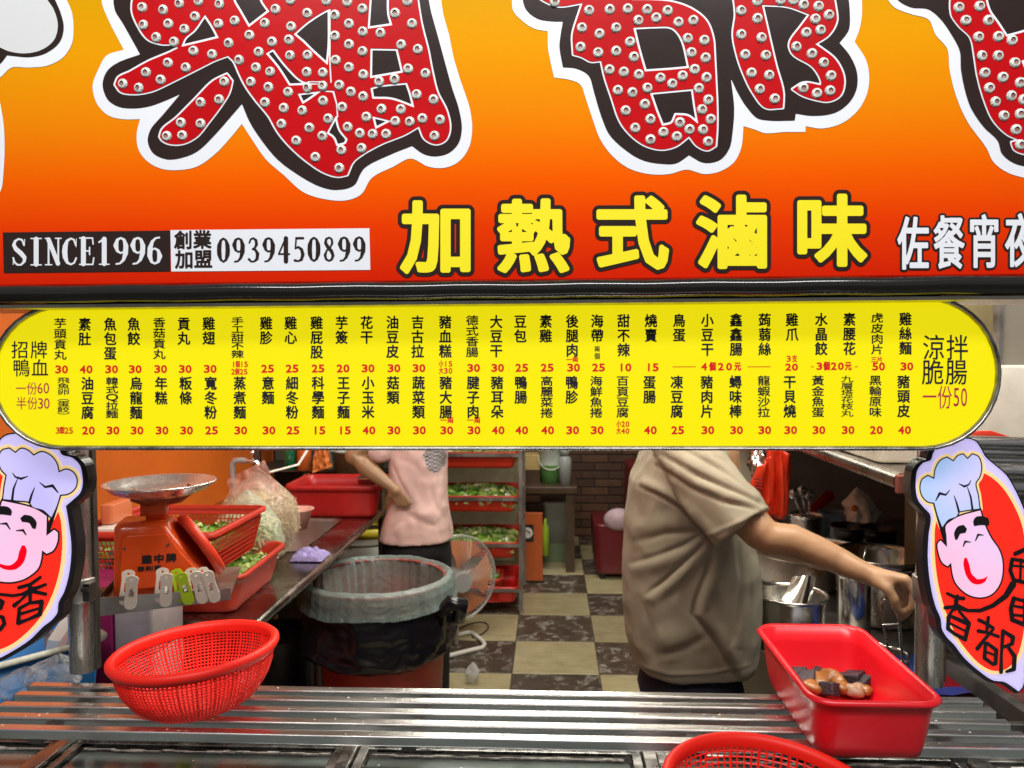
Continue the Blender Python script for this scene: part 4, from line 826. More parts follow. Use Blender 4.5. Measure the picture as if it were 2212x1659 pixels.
o = shreds('shredded_cabbage', c2.x, c2.y, ZC+.01, at(560, 1075, 2.27).z, .085, 900, sprout[1:], .05, seed=5, th=.004); tag(o, 'pale green shredded cabbage in a clear bag beside the sprouts', 'vegetables', kind='stuff')
t = thing('cabbage_bag', 'clear plastic bag of pale cabbage in front of the pink bag', 'bag', (c2.x, c2.y, ZC)); mb = MB(); mb.grid(bagfn(.1, ZC+.003, at(560, 1055, 2.27).z, c2.x, c2.y, None, .18, 8), 48, 40); mb.build('bag_film', film('clear_green_film', (.72, .8, .66), .16, .15, .9, 26), t, fixn=False)
# purple rag
t = thing('lilac_rag', 'crumpled lilac cleaning rag on the steel counter edge', 'rag', atz(670, 1195, ZC))
c = atz(670, 1200, ZC+.01)
mb = MB(); mb.grid(lambda a, b: Vector((c.x+(a-.5)*.105, c.y+(b-.5)*.1, ZC+.004+.028*math.sin(min(1, max(0, a))*math.pi)**.4*math.sin(b*math.pi)**.4*(1+.5*noise.noise(Vector((a*7, b*7, 2)))))), 30, 26); mb.build('cloth', mat('lilac_cloth', (.36, .3, .62), .9, var=.3, vscale=90, bump=.8, bscale=250), t)
# centre red tub with steel box
cx = at(731, 1080, 3.12).x; t = thing('red_tub', 'long deep red tub on the far end of the counter beside the standing woman', 'tub', (cx, 3.17, ZC))
zt_ = at(731, 1049, 3.02).z-ZC; tub_mesh(.375, .28, zt_, taper=.9, rim=.012, r=.035, drop=.022).build('body', red_dark, t, world=False)
t = thing('steel_box', 'small steel container sticking out of the deep red tub', 'container', at(810, 1045, 3.2)); p = at(805, 1045, 3.15)
mb = MB(); mb.loft([rrect(.1, .09, .015, ZC+.02, p.x, p.y), rrect(.108, .1, .015, p.z+.025, p.x, p.y), rrect(.118, .11, .018, p.z+.028, p.x, p.y)]); mb.build('body', steel, t)
# wash rack clutter behind: bottles, handles, orange and white things
def bottle(label, u, v, Y, h, r, m, cap=None, cat='bottle'):
    p = at(u, v, Y); t = thing('bottle', label, cat, p)
    mb = MB(); mb.lathe([(.001, 0), (r, .001), (r, h*.6), (r*.85, h*.72), (r*.35, h*.82), (r*.33, h*.95), (.001, h*.96)], p, 20); mb.build('body', m, t)
    mb = MB(); mb.tube([p+Vector((0, 0, h*.94)), p+Vector((0, 0, h))], r*.42, 12); mb.build('cap', cap or m, t); return t
sh_ = thing('wash_shelf', 'dark cluttered shelf unit behind the counter end', 'shelf unit', (-1.1, 3.9, 0))
for z in (.95, 1.25, 1.55): mb = MB(); mb.span(-1.48, -.75, 3.75, 4.03, z-.02, z); mb.build('board', steel_dark, sh_)
for x in (-1.47, -.76): mb = MB(); mb.span(x-.012, x+.012, 3.75, 3.775, 0, 1.8); mb.build('upright', steel_dark, sh_)
mb = MB(); mb.span(-1.48, -.75, 4.03, 4.05, 0, 1.9); mb.build('back_panel', mat('dark_green_board', (.09, .085, .055), .6, var=.4, vscale=6), sh_)
z95 = 770
for lb, u, Y, h, r, m in (('green glass bottle on the rear shelf behind the pink bag', 628, 3.55, .17, .03, mat('green_bottle', (.01, .12, .05), .15)), ('orange label bottle with steel top on the rear shelf', 658, 3.55, .19, .034, mat('orange_bottle', (.55, .12, .02), .3)), ('pale clear bottle right of the orange one on the rear shelf', 706, 3.6, .24, .045, mat('pale_bottle', (.4, .45, .36), .25)), ('white squeeze bottle by the shelf upright', 735, 3.6, .22, .032, mat('milky_bottle', (.62, .66, .6), .3))):
    p = at(u, 1050, Y); p.z = .97
    t = thing('bottle', lb, 'bottle', p); mb = MB(); mb.lathe([(.001, 0), (r, .001), (r, h*.6), (r*.85, h*.72), (r*.35, h*.82), (r*.33, h*.95), (.001, h*.96)], p, 20); mb.build('body', m, t)
    mb = MB(); mb.tube([p+Vector((0, 0, h*.94)), p+Vector((0, 0, h))], r*.42, 12); mb.build('cap', chrome if u == 658 else white_pl, t)
t = thing('steel_canister', 'round steel canister hanging over the rear shelf', 'canister', at(660, 1030, 3.3)); p = at(663, 1034, 3.35); mb = MB(); mb.sphere(p, .024, 20, 12); mb.build('body', chrome, t)
t = thing('folding_stick', 'thin bent white plastic rod rising behind the pink bag', 'rod', at(582, 1013, 2.6)); mb = MB(); mb.tube([at(582, 1020, 2.5), at(644, 1004, 2.6)], .0065, 8, flat=.6); mb.tube([at(644, 1004, 2.6), at(668, 966, 2.65)], .0045, 8); mb.build('rod', white_pl, t)
t = thing('orange_cloth', 'orange plastic bag hanging in the dark rear corner', 'bag', at(690, 990, 3.5)); a = at(675, 960, 3.5); mb = MB(); mb.grid(lambda s, q: at(705-25*s+12*q-18*q*s, 950+58*q+14*s, 3.5)+Vector((0, .03*noise.noise(Vector((s*6, q*6, 5))), 0)), 14, 14); mb.build('sheet', mat('orange_bagstuff', (.6, .17, .03), .5), t)
t = thing('pink_bowl', 'pale pink plastic bowl beside the deep red tub', 'bowl', at(648, 1100, 2.85)); p = at(640, 1120, 2.85); mb = MB(); mb.lathe([(.001, 0), (.04, 0), (.06, .07), (.068, .075), (.056, .072), (.035, .006)], (p.x, p.y, ZC), 28); mb.build('body', mat('pale_pink', (.66, .36, .3), .4), t)
t = thing('dish_pot', 'dark pot hanging behind the woman arm', 'pot', at(765, 1000, 3.6)); p = at(775, 1000, 3.62); mb = MB(); mb.lathe([(.001, -.12), (.1, -.12), (.13, .06), (.135, .065), (.125, .06)], p, 28); mb.build('body', mat('dark_enamel', (.09, .06, .03), .3), t)
t = thing('yellow_drum', 'grey drum with yellow rim behind the counter corner', 'drum', at(810, 1150, 3.7)); p = at(800, 1150, 3.7)
mb = MB(); mb.lathe([(.001, 0), (.14, 0), (.16, .6), (.001, .6)], (p.x, p.y, 0), 28); mb.build('body', mat('grey_drum', (.2, .19, .16), .5), t); mb = MB(); mb.lathe([(.155, .6), (.17, .6), (.17, .64), (.15, .645)], (p.x, p.y, .04), 28); mb.build('rim', mat('yellow_rim', (.6, .48, .03), .4), t)
# ------------------------------------------------------------------ scale on the post bracket
Ysc = 1.48; ps = at(355, 1262, Ysc); RZ = R(17)
br = thing('bracket_tray', 'small steel bracket tray on the left post carrying the orange scale', 'bracket tray', (ps.x, ps.y, ps.z), (0, 0, RZ))
mb = MB(); mb.span(-.1, .133, -.07, .13, -.012, -.008); mb.build('plate', steel_dull, br, world=False)
mb = MB(); mb.add([(-.1, -.073, .003), (.133, -.073, .003), (.133, -.073, -.02), (-.1, -.073, -.032), (-.1, -.0705, .003), (.133, -.0705, .003), (.133, -.0705, -.02), (-.1, -.0705, -.032)], [(0, 1, 2, 3), (7, 6, 5, 4), (0, 4, 5, 1), (3, 2, 6, 7), (1, 5, 6, 2), (0, 3, 7, 4)]); mb.build('front_lip', mat('bare_aluminium', (.5, .49, .47), .36, 1, var=.2, vscale=20, rvar=.1), br, world=False)
mb = MB(); mb.span(-.1025, -.1, -.073, .13, -.032, .006); mb.build('side_lip', steel_dark, br, world=False)
mb = MB(); mb.span(-.15, -.1, .0, .03, -.03, -.005); mb.build('arm', steel_dark, br, world=False)
scl = thing('kitchen_scale', 'orange spring kitchen scale with round steel pan', 'scale', (ps.x, ps.y, ps.z-.008), (0, 0, RZ))
scl.scale = (1, 1, 1.14)
sc_or = mat('scale_orange_enamel', (.74, .08, .006), .28, 0, var=.1, vscale=10, coat=.3)
def sec(w0, w1, d0, d1, z, off=0): return rrect((w0+w1), (d0+d1), .018, z, off, .0)
mb = MB(); H = .125
prof = [(0, .176, .12), (.01, .18, .122), (.03, .170, .118), (.07, .138, .108), (.1, .112, .1), (.114, .102, .092), (.121, .09, .078)]
mb.loft([rrect(w, d, .016 if z < .12 else .012, z, -.086+w/2+(.006 if z > .12 else 0), .02, n=5) for z, w, d in prof]); mb.build('body', sc_or, scl, world=False, bevel=0)
mb = MB(); fpan = [(-.072, .012), (.078, .012), (.070, .035), (.036, .07), (.012, .102), (-.058, .102), (-.067, .095), (-.071, .04)]
def fy(z): return .02-np.interp(z, [p[0] for p in prof], [p[2]/2 for p in prof])-.0015
mb.add([(x, fy(z)-.002, z) for x, z in fpan]+[(x*1.02, fy(z)+.003, z) for x, z in fpan], [tuple(range(8))]+[(k, k+8, (k+1) % 8+8, (k+1) % 8) for k in range(8)]); mb.build('front_plate', sc_or, scl, world=False, bevel=.0015)
for x, z in ((-.062, .082), (.016, .084)):
    mb = MB(); mb.tube([(x, fy(z)-.0045, z), (x, fy(z), z)], .0026, 10); mb.build('rivet', chrome, scl, world=False)
mb = MB(); M = Matrix.Rotation(R(22), 3, 'Z') @ Matrix.Rotation(R(56), 3, 'Y'); c = Vector((.07, .02, .072))
mb.lathe([(.001, .006), (.062, .006), (.067, .002), (.067, -.01), (.058, -.014)], c, 32, M=M); mb.build('dial_housing', mat('scale_dial_rim', (.72, .05, .02), .3), scl, world=False)
mb = MB(); mb.lathe([(.001, .0075), (.052, .007)], c, 32, M=M); mb.build('dial_face', white_pl, scl, world=False)
mb = MB(); mb.loft([rrect(.038, .036, .006, .119, -.014, .02), rrect(.038, .036, .006, .15, -.014, .02)]); mb.span(-.042, -.032, .004, .03, .128, .156); mb.build('neck', sc_or, scl, world=False)
mb = MB(); mb.tube([(-.055, -.012, .176), (-.05, -.01, .164), (-.03, 0, .155), (0, .01, .152), (.03, .02, .155), (.045, .028, .165), (.05, .03, .176)], .006, 10, flat=1.5); mb.build('pan_cradle', mat('cradle_brown', (.32, .07, .03), .35, .3), scl, world=False)
mb = MB(); mb.lathe([(.001, .165), (.06, .166), (.088, .175), (.101, .186), (.106, .187), (.107, .185), (.104, .183), (.089, .172), (.06, .1635), (.001, .1625)], (-.006, .015, 0), 64); mb.build('pan', mat('pan_steel', (.78, .78, .77), .26, .85, var=.1, vscale=30, rvar=.08, bump=.12, bscale=60), scl, world=False)
def local_flat(name, prims, m, parent, y, sc_, st=.5):
    loops = field_loops(prims, (), st); v, f = fill_loops(loops); mb = MB()
    mb.add([(p.x*sc_, (y(p.y*-sc_) if callable(y) else y), -p.y*sc_) for p in v], f); mb.build(name, m, parent, world=False, fixn=False)
for k, (c, u) in enumerate((('建', -22), ('中', 0), ('牌', 22))): local_flat('lettering', [glyph_prim(c, u-10, -68, 18, 14, .8)], v_black, scl, lambda z: fy(z)-.0028, .001)
for k, c in enumerate('專利第'): local_flat('lettering', [glyph_prim(c, -40+k*15, -50, 13, 9, .4)], v_black, scl, lambda z: fy(z)-.0028, .001)
# clips ----------------------------------------------------------
clipw = mat('clip_white', (.74, .69, .62), .38); clipg = mat('clip_green', (.45, .66, .02), .35); slot = mat('clip_slot', (.12, .08, .07), .3, .6)
def clip(label, u, tilt, m, first):
    best = min(((abs(uv_of(Vector(br.location)+Matrix.Rotation(RZ, 3, 'Z') @ Vector((x*.001, -.074, 0)))[0]-u), x*.001) for x in range(-110, 140)))
    lx = best[1]
    t = thing('peg_clip', label, 'clip', Vector(br.location)+Matrix.Rotation(RZ, 3, 'Z') @ Vector((lx, -.074, .012)), (0, R(tilt), RZ), 'plastic clips on the bracket lip')
    def half(y, s):
        mb = MB(); pr = [('st', [(0, -30, 10), (0, -16, 8.5), (0, 6, 8.8), (0, 24, 9.5), (0, 34, 8.5)])]; ho = [('st', [(0, -31, 2.2), (0, -30, 2.2)]), ('seg', np.array([(-4, -10), (4, -10), (4, 12), (-4, 12)], float), 0.)]
        loops = field_loops(pr, ho, .9); v, f = fill_loops(loops); K = .0008; KX = K*1.45
        mb.add([(p.x*KX, y, -p.y*K) for p in v], f)
        for l in loops: n = len(l); mb.add([(p[0]*KX, y, -p[1]*K) for p in l]+[(p[0]*KX, y+.003, -p[1]*K) for p in l], [(q, (q+1) % n, n+(q+1) % n, n+q) for q in range(n)])
        mb.add([(p.x*KX, y+.003, -p.y*K) for p in v], [q[::-1] for q in f]); return mb
    o = half(-.007, 1).build('front_jaw', m, t, world=False); o.rotation_euler = (R(5), 0, 0)
    o = half(.002, 1).build('rear_jaw', m, t, world=False); o.rotation_euler = (R(-9), 0, 0); o.location = (-.011, .003, .006)
    mb = MB(); mb.tube([(-.004, 0, .001), (.004, 0, .001)], .0022, 8); mb.span(-.0024, .0024, -.006, .002, -.007, .006); mb.build('spring', chrome, t, world=False)
clip('white plastic clip alone near the left end of the bracket lip', 285, 6, clipw, 1); clip('white plastic clip just left of the green one', 361, 4, clipw, 0); clip('lime green plastic clip hanging on the bracket lip', 401, -14, clipg, 0)
clip('white plastic clip just right of the green one', 432, -12, clipw, 0); clip('rightmost white plastic clip at the end of the bracket lip', 457, -14, clipw, 0)
# ------------------------------------------------------------------ trash bin
tx, ty = at(818, 1260, 2.6).x, 2.6; zr = .748
tb_ = thing('trash_bin', 'large red round trash bin lined with black and pale plastic bags', 'trash bin', (tx, ty, 0))
mb = MB(); mb.lathe([(.001, .01), (.19, .01), (.2, .02), (.235, zr-.03), (.245, zr-.02), (.245, zr-.005), (.225, zr-.01)], (tx, ty, 0), 48); mb.build('body', mat('bin_red', (.4, .025, .015), .45, var=.3, vscale=5), tb_)
def liner(r0, r1, z0, z1, seed, wob, top):
    def f(a, b):
        ang = 2*math.pi*a; n1 = noise.noise(Vector((math.cos(ang)*2.2, math.sin(ang)*2.2, seed+b*1.5))); n2 = noise.noise(Vector((math.cos(ang)*8, math.sin(ang)*8, seed+b*7)))
        r = r0+(r1-r0)*b+wob*(n1*1.2+n2*.5)*(.25+b); z = z0+(z1-z0)*b+(.03*n1)*b-.035*b*(.5-.5*math.sin(ang))
        if b > .92: r -= (b-.92)*.3
        return Vector((tx+r*math.cos(ang), ty+r*math.sin(ang), z))
    return f
mb = MB(); mb.grid(liner(.252, .268, zr-.07, .53, 4, .02, 0), 120, 30); mb.build('black_liner', mat('black_bag', (.008, .008, .012), .22, spec=.6, bump=.6, bscale=25), tb_)
mb = MB(); hx = tx+.25; mb.tube([(hx-.02, ty-.12, zr-.09), (hx+.02, ty-.14, zr-.05), (hx+.05, ty-.13, zr-.06), (hx+.04, ty-.08, zr-.12), (hx, ty-.08, zr-.13)], [.02, .026, .028, .024, .02], 10); mb.build('liner_knot', MATS['black_bag'], tb_)
pale = film('pale_liner', (.27, .36, .345), .5, .22, .9, 22)
def rimband(a, b):
    ang = 2*math.pi*a; n1 = noise.noise(Vector((math.cos(ang)*3, math.sin(ang)*3, 1.5))); n2 = noise.noise(Vector((math.cos(ang)*11, math.sin(ang)*11, b*2))); n3 = noise.noise(Vector((math.cos(ang)*14, math.sin(ang)*14, 3)))
    K = [(.205, zr-.3), (.212, zr-.2), (.218, zr-.08), (.228, zr-.01), (.24, zr+.006), (.255, zr-.004), (.262, zr-.03), (.264, zr-.06), (.27, zr-.08)]
    x = b*(len(K)-1); i = min(len(K)-2, int(x)); f = x-i; r = K[i][0]*(1-f)+K[i+1][0]*f; z = K[i][1]*(1-f)+K[i+1][1]*f
    fold = n3*.02*(1 if b < .4 else .25); r += fold+.004*n2+(.006*n1 if b > .5 else 0); z += (.012*n1 if b > .8 else .004*n1)
    return Vector((tx+r*math.cos(ang), ty+r*math.sin(ang), z))
mb = MB(); mb.grid(rimband, 160, 40); mb.build('pale_liner', pale, tb_, fixn=False)
mb = MB(); mb.grid(lambda a, b: Vector((tx+(.205*b)*math.cos(2*math.pi*a), ty+(.205*b)*math.sin(2*math.pi*a), zr-.27+.05*noise.noise(Vector((b*math.cos(6.28*a)*4, b*math.sin(6.28*a)*4, 7))))), 40, 16); mb.build('refuse', mat('refuse', (.2, .23, .2), .6, var=.6, vscale=20), tb_)
# ------------------------------------------------------------------ tray rack
rk = thing('tray_rack', 'tall steel tray rack holding red trays of vegetables', 'rack', at(1040, 1330, 4.4))
Yr = 4.35; rl, rr_x = at(915, 1000, Yr).x, at(1124, 1000, Yr).x
for x in (rl, rr_x):
    for y in (Yr, Yr+.5): mb = MB(); mb.span(x-.011, x+.011, y-.011, y+.011, .04, 1.75); mb.build('upright', steel_dull, rk)
ZB = [at(1040, v, Yr).z for v in (982, 1077, 1177, 1274)]; ZB = [ZB[0]+.25]+ZB
for z in ZB:
    mb = MB(); mb.span(rl, rr_x, Yr-.008, Yr+.008, z-.012, z+.008)
    for x in (rl+.012, rr_x-.012): mb.span(x-.012, x+.012, Yr, Yr+.5, z-.012, z+.002)
    mb.build('shelf_bar', steel_dull, rk)
trx = (rl+rr_x)/2; tw = rr_x-rl-.04
names = ['topmost', 'second', 'third', 'fourth', 'lowest']
for k, z in enumerate(ZB):
    red_tray('orange red tray on the %s shelf bar of the rack' % names[k], trx, Yr+.24, z-.085, tw, .46, .1, orange_pl if k < 4 else red_pl, 'trays of vegetables on the tall rack', taper=.92)
    if k < 4: veg_thing('green vegetables heaped in the %s tray of the rack' % names[k], trx, Yr+.24, z-.04, tw-.03, .42, .062 if k else .03, 420, s=.024, seed=20+k, group='greens in the rack trays')
t = basket_tray('small orange basket standing in the lowest tray of the rack', trx+.05, Yr+.1, ZB[4]-.075, .22, .2, .14, orange_pl, 18, 18, 6)
veg_thing('green fruit in the small orange basket on the rack', trx+.05, Yr+.1, ZB[4]+.03, .2, .17, .04, 200, s=.02, seed=31)
bb = thing('storage_cabinet', 'pale cabinet standing behind the tray rack', 'cabinet', (trx, 5.3, 0)); mb = MB(); mb.span(rl-.3, rr_x-.05, 5.2, 5.6, 0, 1.5); mb.build('body', mat('cabinet_cream', (.34, .3, .2), .5, var=.3, vscale=5), bb, bevel=.01)
for z in (.5, .95): mb = MB(); mb.span(rl-.28, rr_x-.07, 5.185, 5.199, z-.4, z); mb.build('drawer', MATS['cabinet_cream'], bb, bevel=.004)
# fan ---------------------------------------------------------------
fc = at(985, 1250, 3.9); fan = thing('floor_fan', 'low floor fan with round wire guard, orange blades and white tube stand', 'fan', (fc.x, fc.y, 0))
M = Matrix.Rotation(R(32), 3, 'Z') @ Matrix.Rotation(R(90), 3, 'X'); gw_ = mat('guard_wire', (.55, .54, .5), .35, .6)
mb = MB(); rg = .222
for dz, rr__ in ((-.05, rg), (.05, rg), (0, rg+.003)): mb.tube([fc+M @ Vector((rr__*math.cos(a*math.pi/24), rr__*math.sin(a*math.pi/24), dz*.35)) for a in range(48)], .0045 if dz == 0 else .002, 6, closed=True)
mb.build('guard_ring', gw_, fan)
mb = MB()
for k in range(72):
    a = 2*math.pi*k/72
    for s in (-1, 1): mb.tube([fc+M @ Vector((q*rg*math.cos(a+.25*q), q*rg*math.sin(a+.25*q), s*(.055-.04*q**3))) for q in (.2, .55, .85, 1)], .0011, 3, cap=False)
mb.build('wire_guard', gw_, fan)
for k in range(5):
    a0 = 2*math.pi*k/5; mb = MB(); mb.grid(lambda s, q: fc+M @ Vector(((.05+.15*q)*math.cos(a0+(s-.5)*(.7+.5*q)), (.05+.15*q)*math.sin(a0+(s-.5)*(.7+.5*q)), .02*(s-.5)*2)), 8, 6); mb.build('blade', mat('fan_orange', (.6, .2, .08), .4), fan)
mb = MB(); mb.tube([fc+M @ Vector((0, 0, -.05)), fc+M @ Vector((0, 0, .09))], .05, 20); mb.build('motor', mat('fan_grey', (.3, .3, .3), .4), fan)
mb = MB(); p = [atz(985, 1372, .012), atz(1012, 1366, .012), atz(1022, 1368, .012), atz(1042, 1384, .012), atz(1047, 1392, .012), atz(1042, 1399, .012), atz(1020, 1404, .012), atz(960, 1419, .012)]; mb.tube(p, .0115, 12); mb.tube([p[0], (fc.x, fc.y, .012), (fc.x, fc.y, fc.z)], .0115, 12); mb.build('tube_stand', white_pl, fan)
t = thing('power_cord', 'thin dark cord looped on the tiles beside the fan stand', 'cord', atz(1040, 1370, 0)); mb = MB(); mb.tube([atz(1000+35*math.sin(a*.2)+20, 1362+18*math.cos(a*.2+.5), .004) for a in range(26)], .0035, 6); mb.build('cord', v_black, t)
t = thing('clear_wrapper', 'crumpled clear plastic bag on the tiles behind the shelf rails', 'plastic bag', atz(1022, 1475, 0)); p = atz(1022, 1476, 0); mb = MB(); mb.grid(bagfn(.03, .002, .1, p.x, p.y, None, .5, 12), 30, 24); mb.build('bag_film', film('clear_film', (.75, .74, .76), .35, .15, 1, 60), t, fixn=False)
# ------------------------------------------------------------------ rear table, bucket, flask, stand, chair
tz = .6; tl, tr = at(1100, 1060, 5.3).x, at(1247, 1060, 5.3).x
t = thing('dark_table', 'dark wooden table by the brick wall holding a bucket and a grey flask', 'table', ((tl+tr)/2, 5.5, 0)); wood = mat('dark_wood', (.07, .04, .022), .4, var=.3, vscale=8)
mb = MB(); mb.span(tl-.3, tr, 5.25, 5.9, tz-.05, tz); mb.build('tabletop', wood, t, bevel=.006)
for x, y in ((tr-.05, 5.3), (tl-.25, 5.3), (tr-.05, 5.85), (tl-.25, 5.85)): mb = MB(); mb.span(x-.03, x+.03, y-.03, y+.03, 0, tz-.05); mb.build('leg', wood, t)
p = at(1190, 1040, 5.45); t = thing('plastic_bucket', 'green and white plastic bucket with handle on the dark table', 'bucket', (p.x, p.y, tz))
mb = MB(); mb.lathe([(.001, 0), (.07, 0), (.08, .13)], (p.x, p.y, tz), 28); mb.build('green_band', mat('bucket_green', (.12, .3, .08), .4, var=.3), t)
mb = MB(); mb.lathe([(.08, .13), (.088, .25), (.094, .252), (.094, .265), (.001, .268)], (p.x, p.y, tz), 28); mb.build('body', mat('bucket_white', (.55, .62, .55), .4), t)
mb = MB(); mb.tube([(p.x+.09*math.cos(a), p.y-.085, tz+.2-.1*math.sin(a)) for a in [i*math.pi/12 for i in range(13)]], .004, 6); mb.build('handle', white_pl, t)
p = at(1221, 1050, 5.38); t = thing('grey_flask', 'tall grey flask standing right of the green bucket', 'flask', (p.x, p.y, tz)); mb = MB(); mb.lathe([(.001, 0), (.045, 0), (.045, .17), (.036, .19), (.03, .2), (.03, .24), (.001, .245)], (p.x, p.y, tz), 24); mb.build('body', mat('flask_grey', (.3, .32, .31), .4), t)
mb = MB(); mb.lathe([(.031, .2), (.033, .2), (.033, .246), (.001, .248)], (p.x, p.y, tz), 24); mb.build('lid', mat('flask_lid', (.2, .21, .2), .4), t)
p = at(1148, 1025, 5.5); t = thing('wooden_box', 'light wooden box on the dark table left of the bucket', 'box', (p.x, p.y, tz)); mb = MB(); mb.span(p.x-.07, p.x+.062, 5.42, 5.6, tz+.09, tz+.2); mb.build('body', mat('pale_wood', (.55, .4, .16), .5, var=.2, vstretch=(1, 1, 8)), t, bevel=.004); mb = MB(); mb.span(p.x-.07, p.x+.062, 5.42, 5.6, tz, tz+.088); mb.build('base', wood, t)
p = at(1150, 1165, 5.0); t = thing('orange_stand', 'orange board with black square and white round emblem leaning under the table', 'sign board', (p.x, 5.0, 0))
a, b = at(1118, 1160, 5.0).x, at(1172, 1160, 5.0).x; z0, z1 = 0.02, at(1150, 1108, 5.0).z; mb = MB(); mb.span(a, b, 5.0, 5.02, z0, z1); mb.build('board', mat('board_orange', (.45, .09, .015), .5, var=.15), t, bevel=.003)
mb = MB(); q0, q1 = at(1128, 1133, 5), at(1153, 1170, 5); mb.span(q0.x, q1.x, 4.996, 4.999, q1.z, q0.z); mb.build('black_square', v_black, t)
mb = MB(); c = at(1139, 1151, 4.994); mb.lathe([(.001, 0), (.036, 0)], c, 28, M=Matrix.Rotation(R(90), 3, 'X')); mb.build('white_emblem', white_pl, t)
mb = MB(); mb.tube([c+Vector((x, -.0015, z)) for x, z in ((-.022, .004), (-.005, .016), (.012, .006), (.02, -.004))], .004, 6); mb.build('emblem_mark', v_black, t)
p = at(1204, 1160, 5.6); t = thing('waste_bin', 'pale bin under the dark table beside the orange board', 'bin', (p.x, 5.62, 0)); mb = MB(); mb.loft([rrect(.17, .17, .03, .14, p.x, 5.62), rrect(.2, .2, .03, .42, p.x, 5.62), rrect(.22, .22, .03, .43, p.x, 5.62), rrect(.22, .22, .03, .45, p.x, 5.62)]); mb.build('body', mat('bin_pale', (.3, .32, .28), .5), t); mb = MB(); mb.span(p.x-.1, p.x+.1, 5.53, 5.7, 0, .14); mb.build('plinth', mat('plinth_green', (.12, .16, .08), .5), t)
t = thing('lime_bottle', 'lime green bottle squeezed between the board and the pale bin', 'bottle', at(1177, 1190, 5.3)); p = at(1178, 1190, 5.35); mb = MB(); mb.lathe([(.001, .1), (.026, .1), (.026, .3), (.01, .33), (.01, .36), (.001, .36)], (p.x, p.y, 0), 16); mb.build('body', mat('lime', (.4, .6, .03), .4), t)
p = at(1318, 1200, 5.2); t = thing('maroon_chair', 'low padded maroon seat by the brick wall', 'chair', (p.x+.05, 5.35, 0)); mar = mat('maroon_leather', (.12, .008, .012), .35, var=.2, bump=.15)
a = at(1283, 1160, 5.1).x
mb = MB(); mb.loft([rrect(.5, .46, .05, z, a+.25+dx, 5.32) for z, dx in ((.04, .02), (.1, .01), (.3, 0), (.36, 0), (.375, 0))]); mb.build('seat', mar, t, bevel=.01)
mb = MB(); mb.loft([rrect(.1, .46, .04, z, a+.28+.02*z, 5.32) for z in (.37, .55, .72, .76)]); mb.build('backrest', mar, t, bevel=.01)
for dx, dy in ((.06, -.18), (.44, -.18), (.06, .18), (.44, .18)): mb = MB(); mb.tube([(a+dx, 5.32+dy, 0), (a+dx, 5.32+dy, .05)], .02, 10); mb.build('leg', v_black, t)
p = at(1330, 1122, 5.1); t = thing('pale_pink_bag', 'pale pink plastic bag hung over the maroon seat', 'bag', (p.x, p.y, p.z)); mb = MB(); mb.sphere((p.x+.02, p.y, p.z), (.1, .06, .075), 24, 16); o = mb.build('bag', mat('pink_bag', (.5, .36, .42), .4, var=.2, vscale=20, bump=.8, bscale=30), t)
# ================================================================== people
def bake(o, name, m, parent):
    dg = bpy.context.evaluated_depsgraph_get(); me = bpy.data.meshes.new_from_object(o.evaluated_get(dg)); old = o.data
    bpy.data.objects.remove(o); me.name = name; me.materials.clear()
    for q in (m if isinstance(m, list) else [m]): me.materials.append(q)
    me.polygons.foreach_set('use_smooth', [True]*len(me.polygons))
    n = bpy.data.objects.new(name, me); put(n, parent); n.location = -Vector(parent.location) if parent is not None else (0, 0, 0); return n
def blob(name, mb, voxel, smooth_it, m, parent):
    o = mb.build(name+'_tmp', m, None); r = o.modifiers.new('r', 'REMESH'); r.mode = 'VOXEL'; r.voxel_size = voxel
    s = o.modifiers.new('s', 'SMOOTH'); s.factor = .5; s.iterations = smooth_it; return bake(o, name, m, parent)
def limb(mb, pts, n=16):
    P = [Vector(p[0]) for p in pts]; r = [p[1] for p in pts]
    mb.tube(P, r, n)
    for p, q in zip(P, r): mb.sphere(p, q, 14, 10)
def torso(mb, rows, n=28, pw=2.3):
    rings = []
    for c, hx, hy in rows:
        ring = []
        for k in range(n):
            a = 2*math.pi*k/n; ca, sa = math.cos(a), math.sin(a)
            ring.append(Vector(c)+Vector((hx*math.copysign(abs(ca)**(2/pw), ca), hy*math.copysign(abs(sa)**(2/pw), sa), 0)))
        rings.append(ring)
    mb.loft(rings)
def rows_uv(L, Y, hy):
    out = []
    for i, (v, ul, ur) in enumerate(L):
        a, b = at(ul, v, Y), at(ur, v, Y); out.append(((a+b)/2, (b.x-a.x)/2, hy[i] if isinstance(hy, list) else hy))
    return out
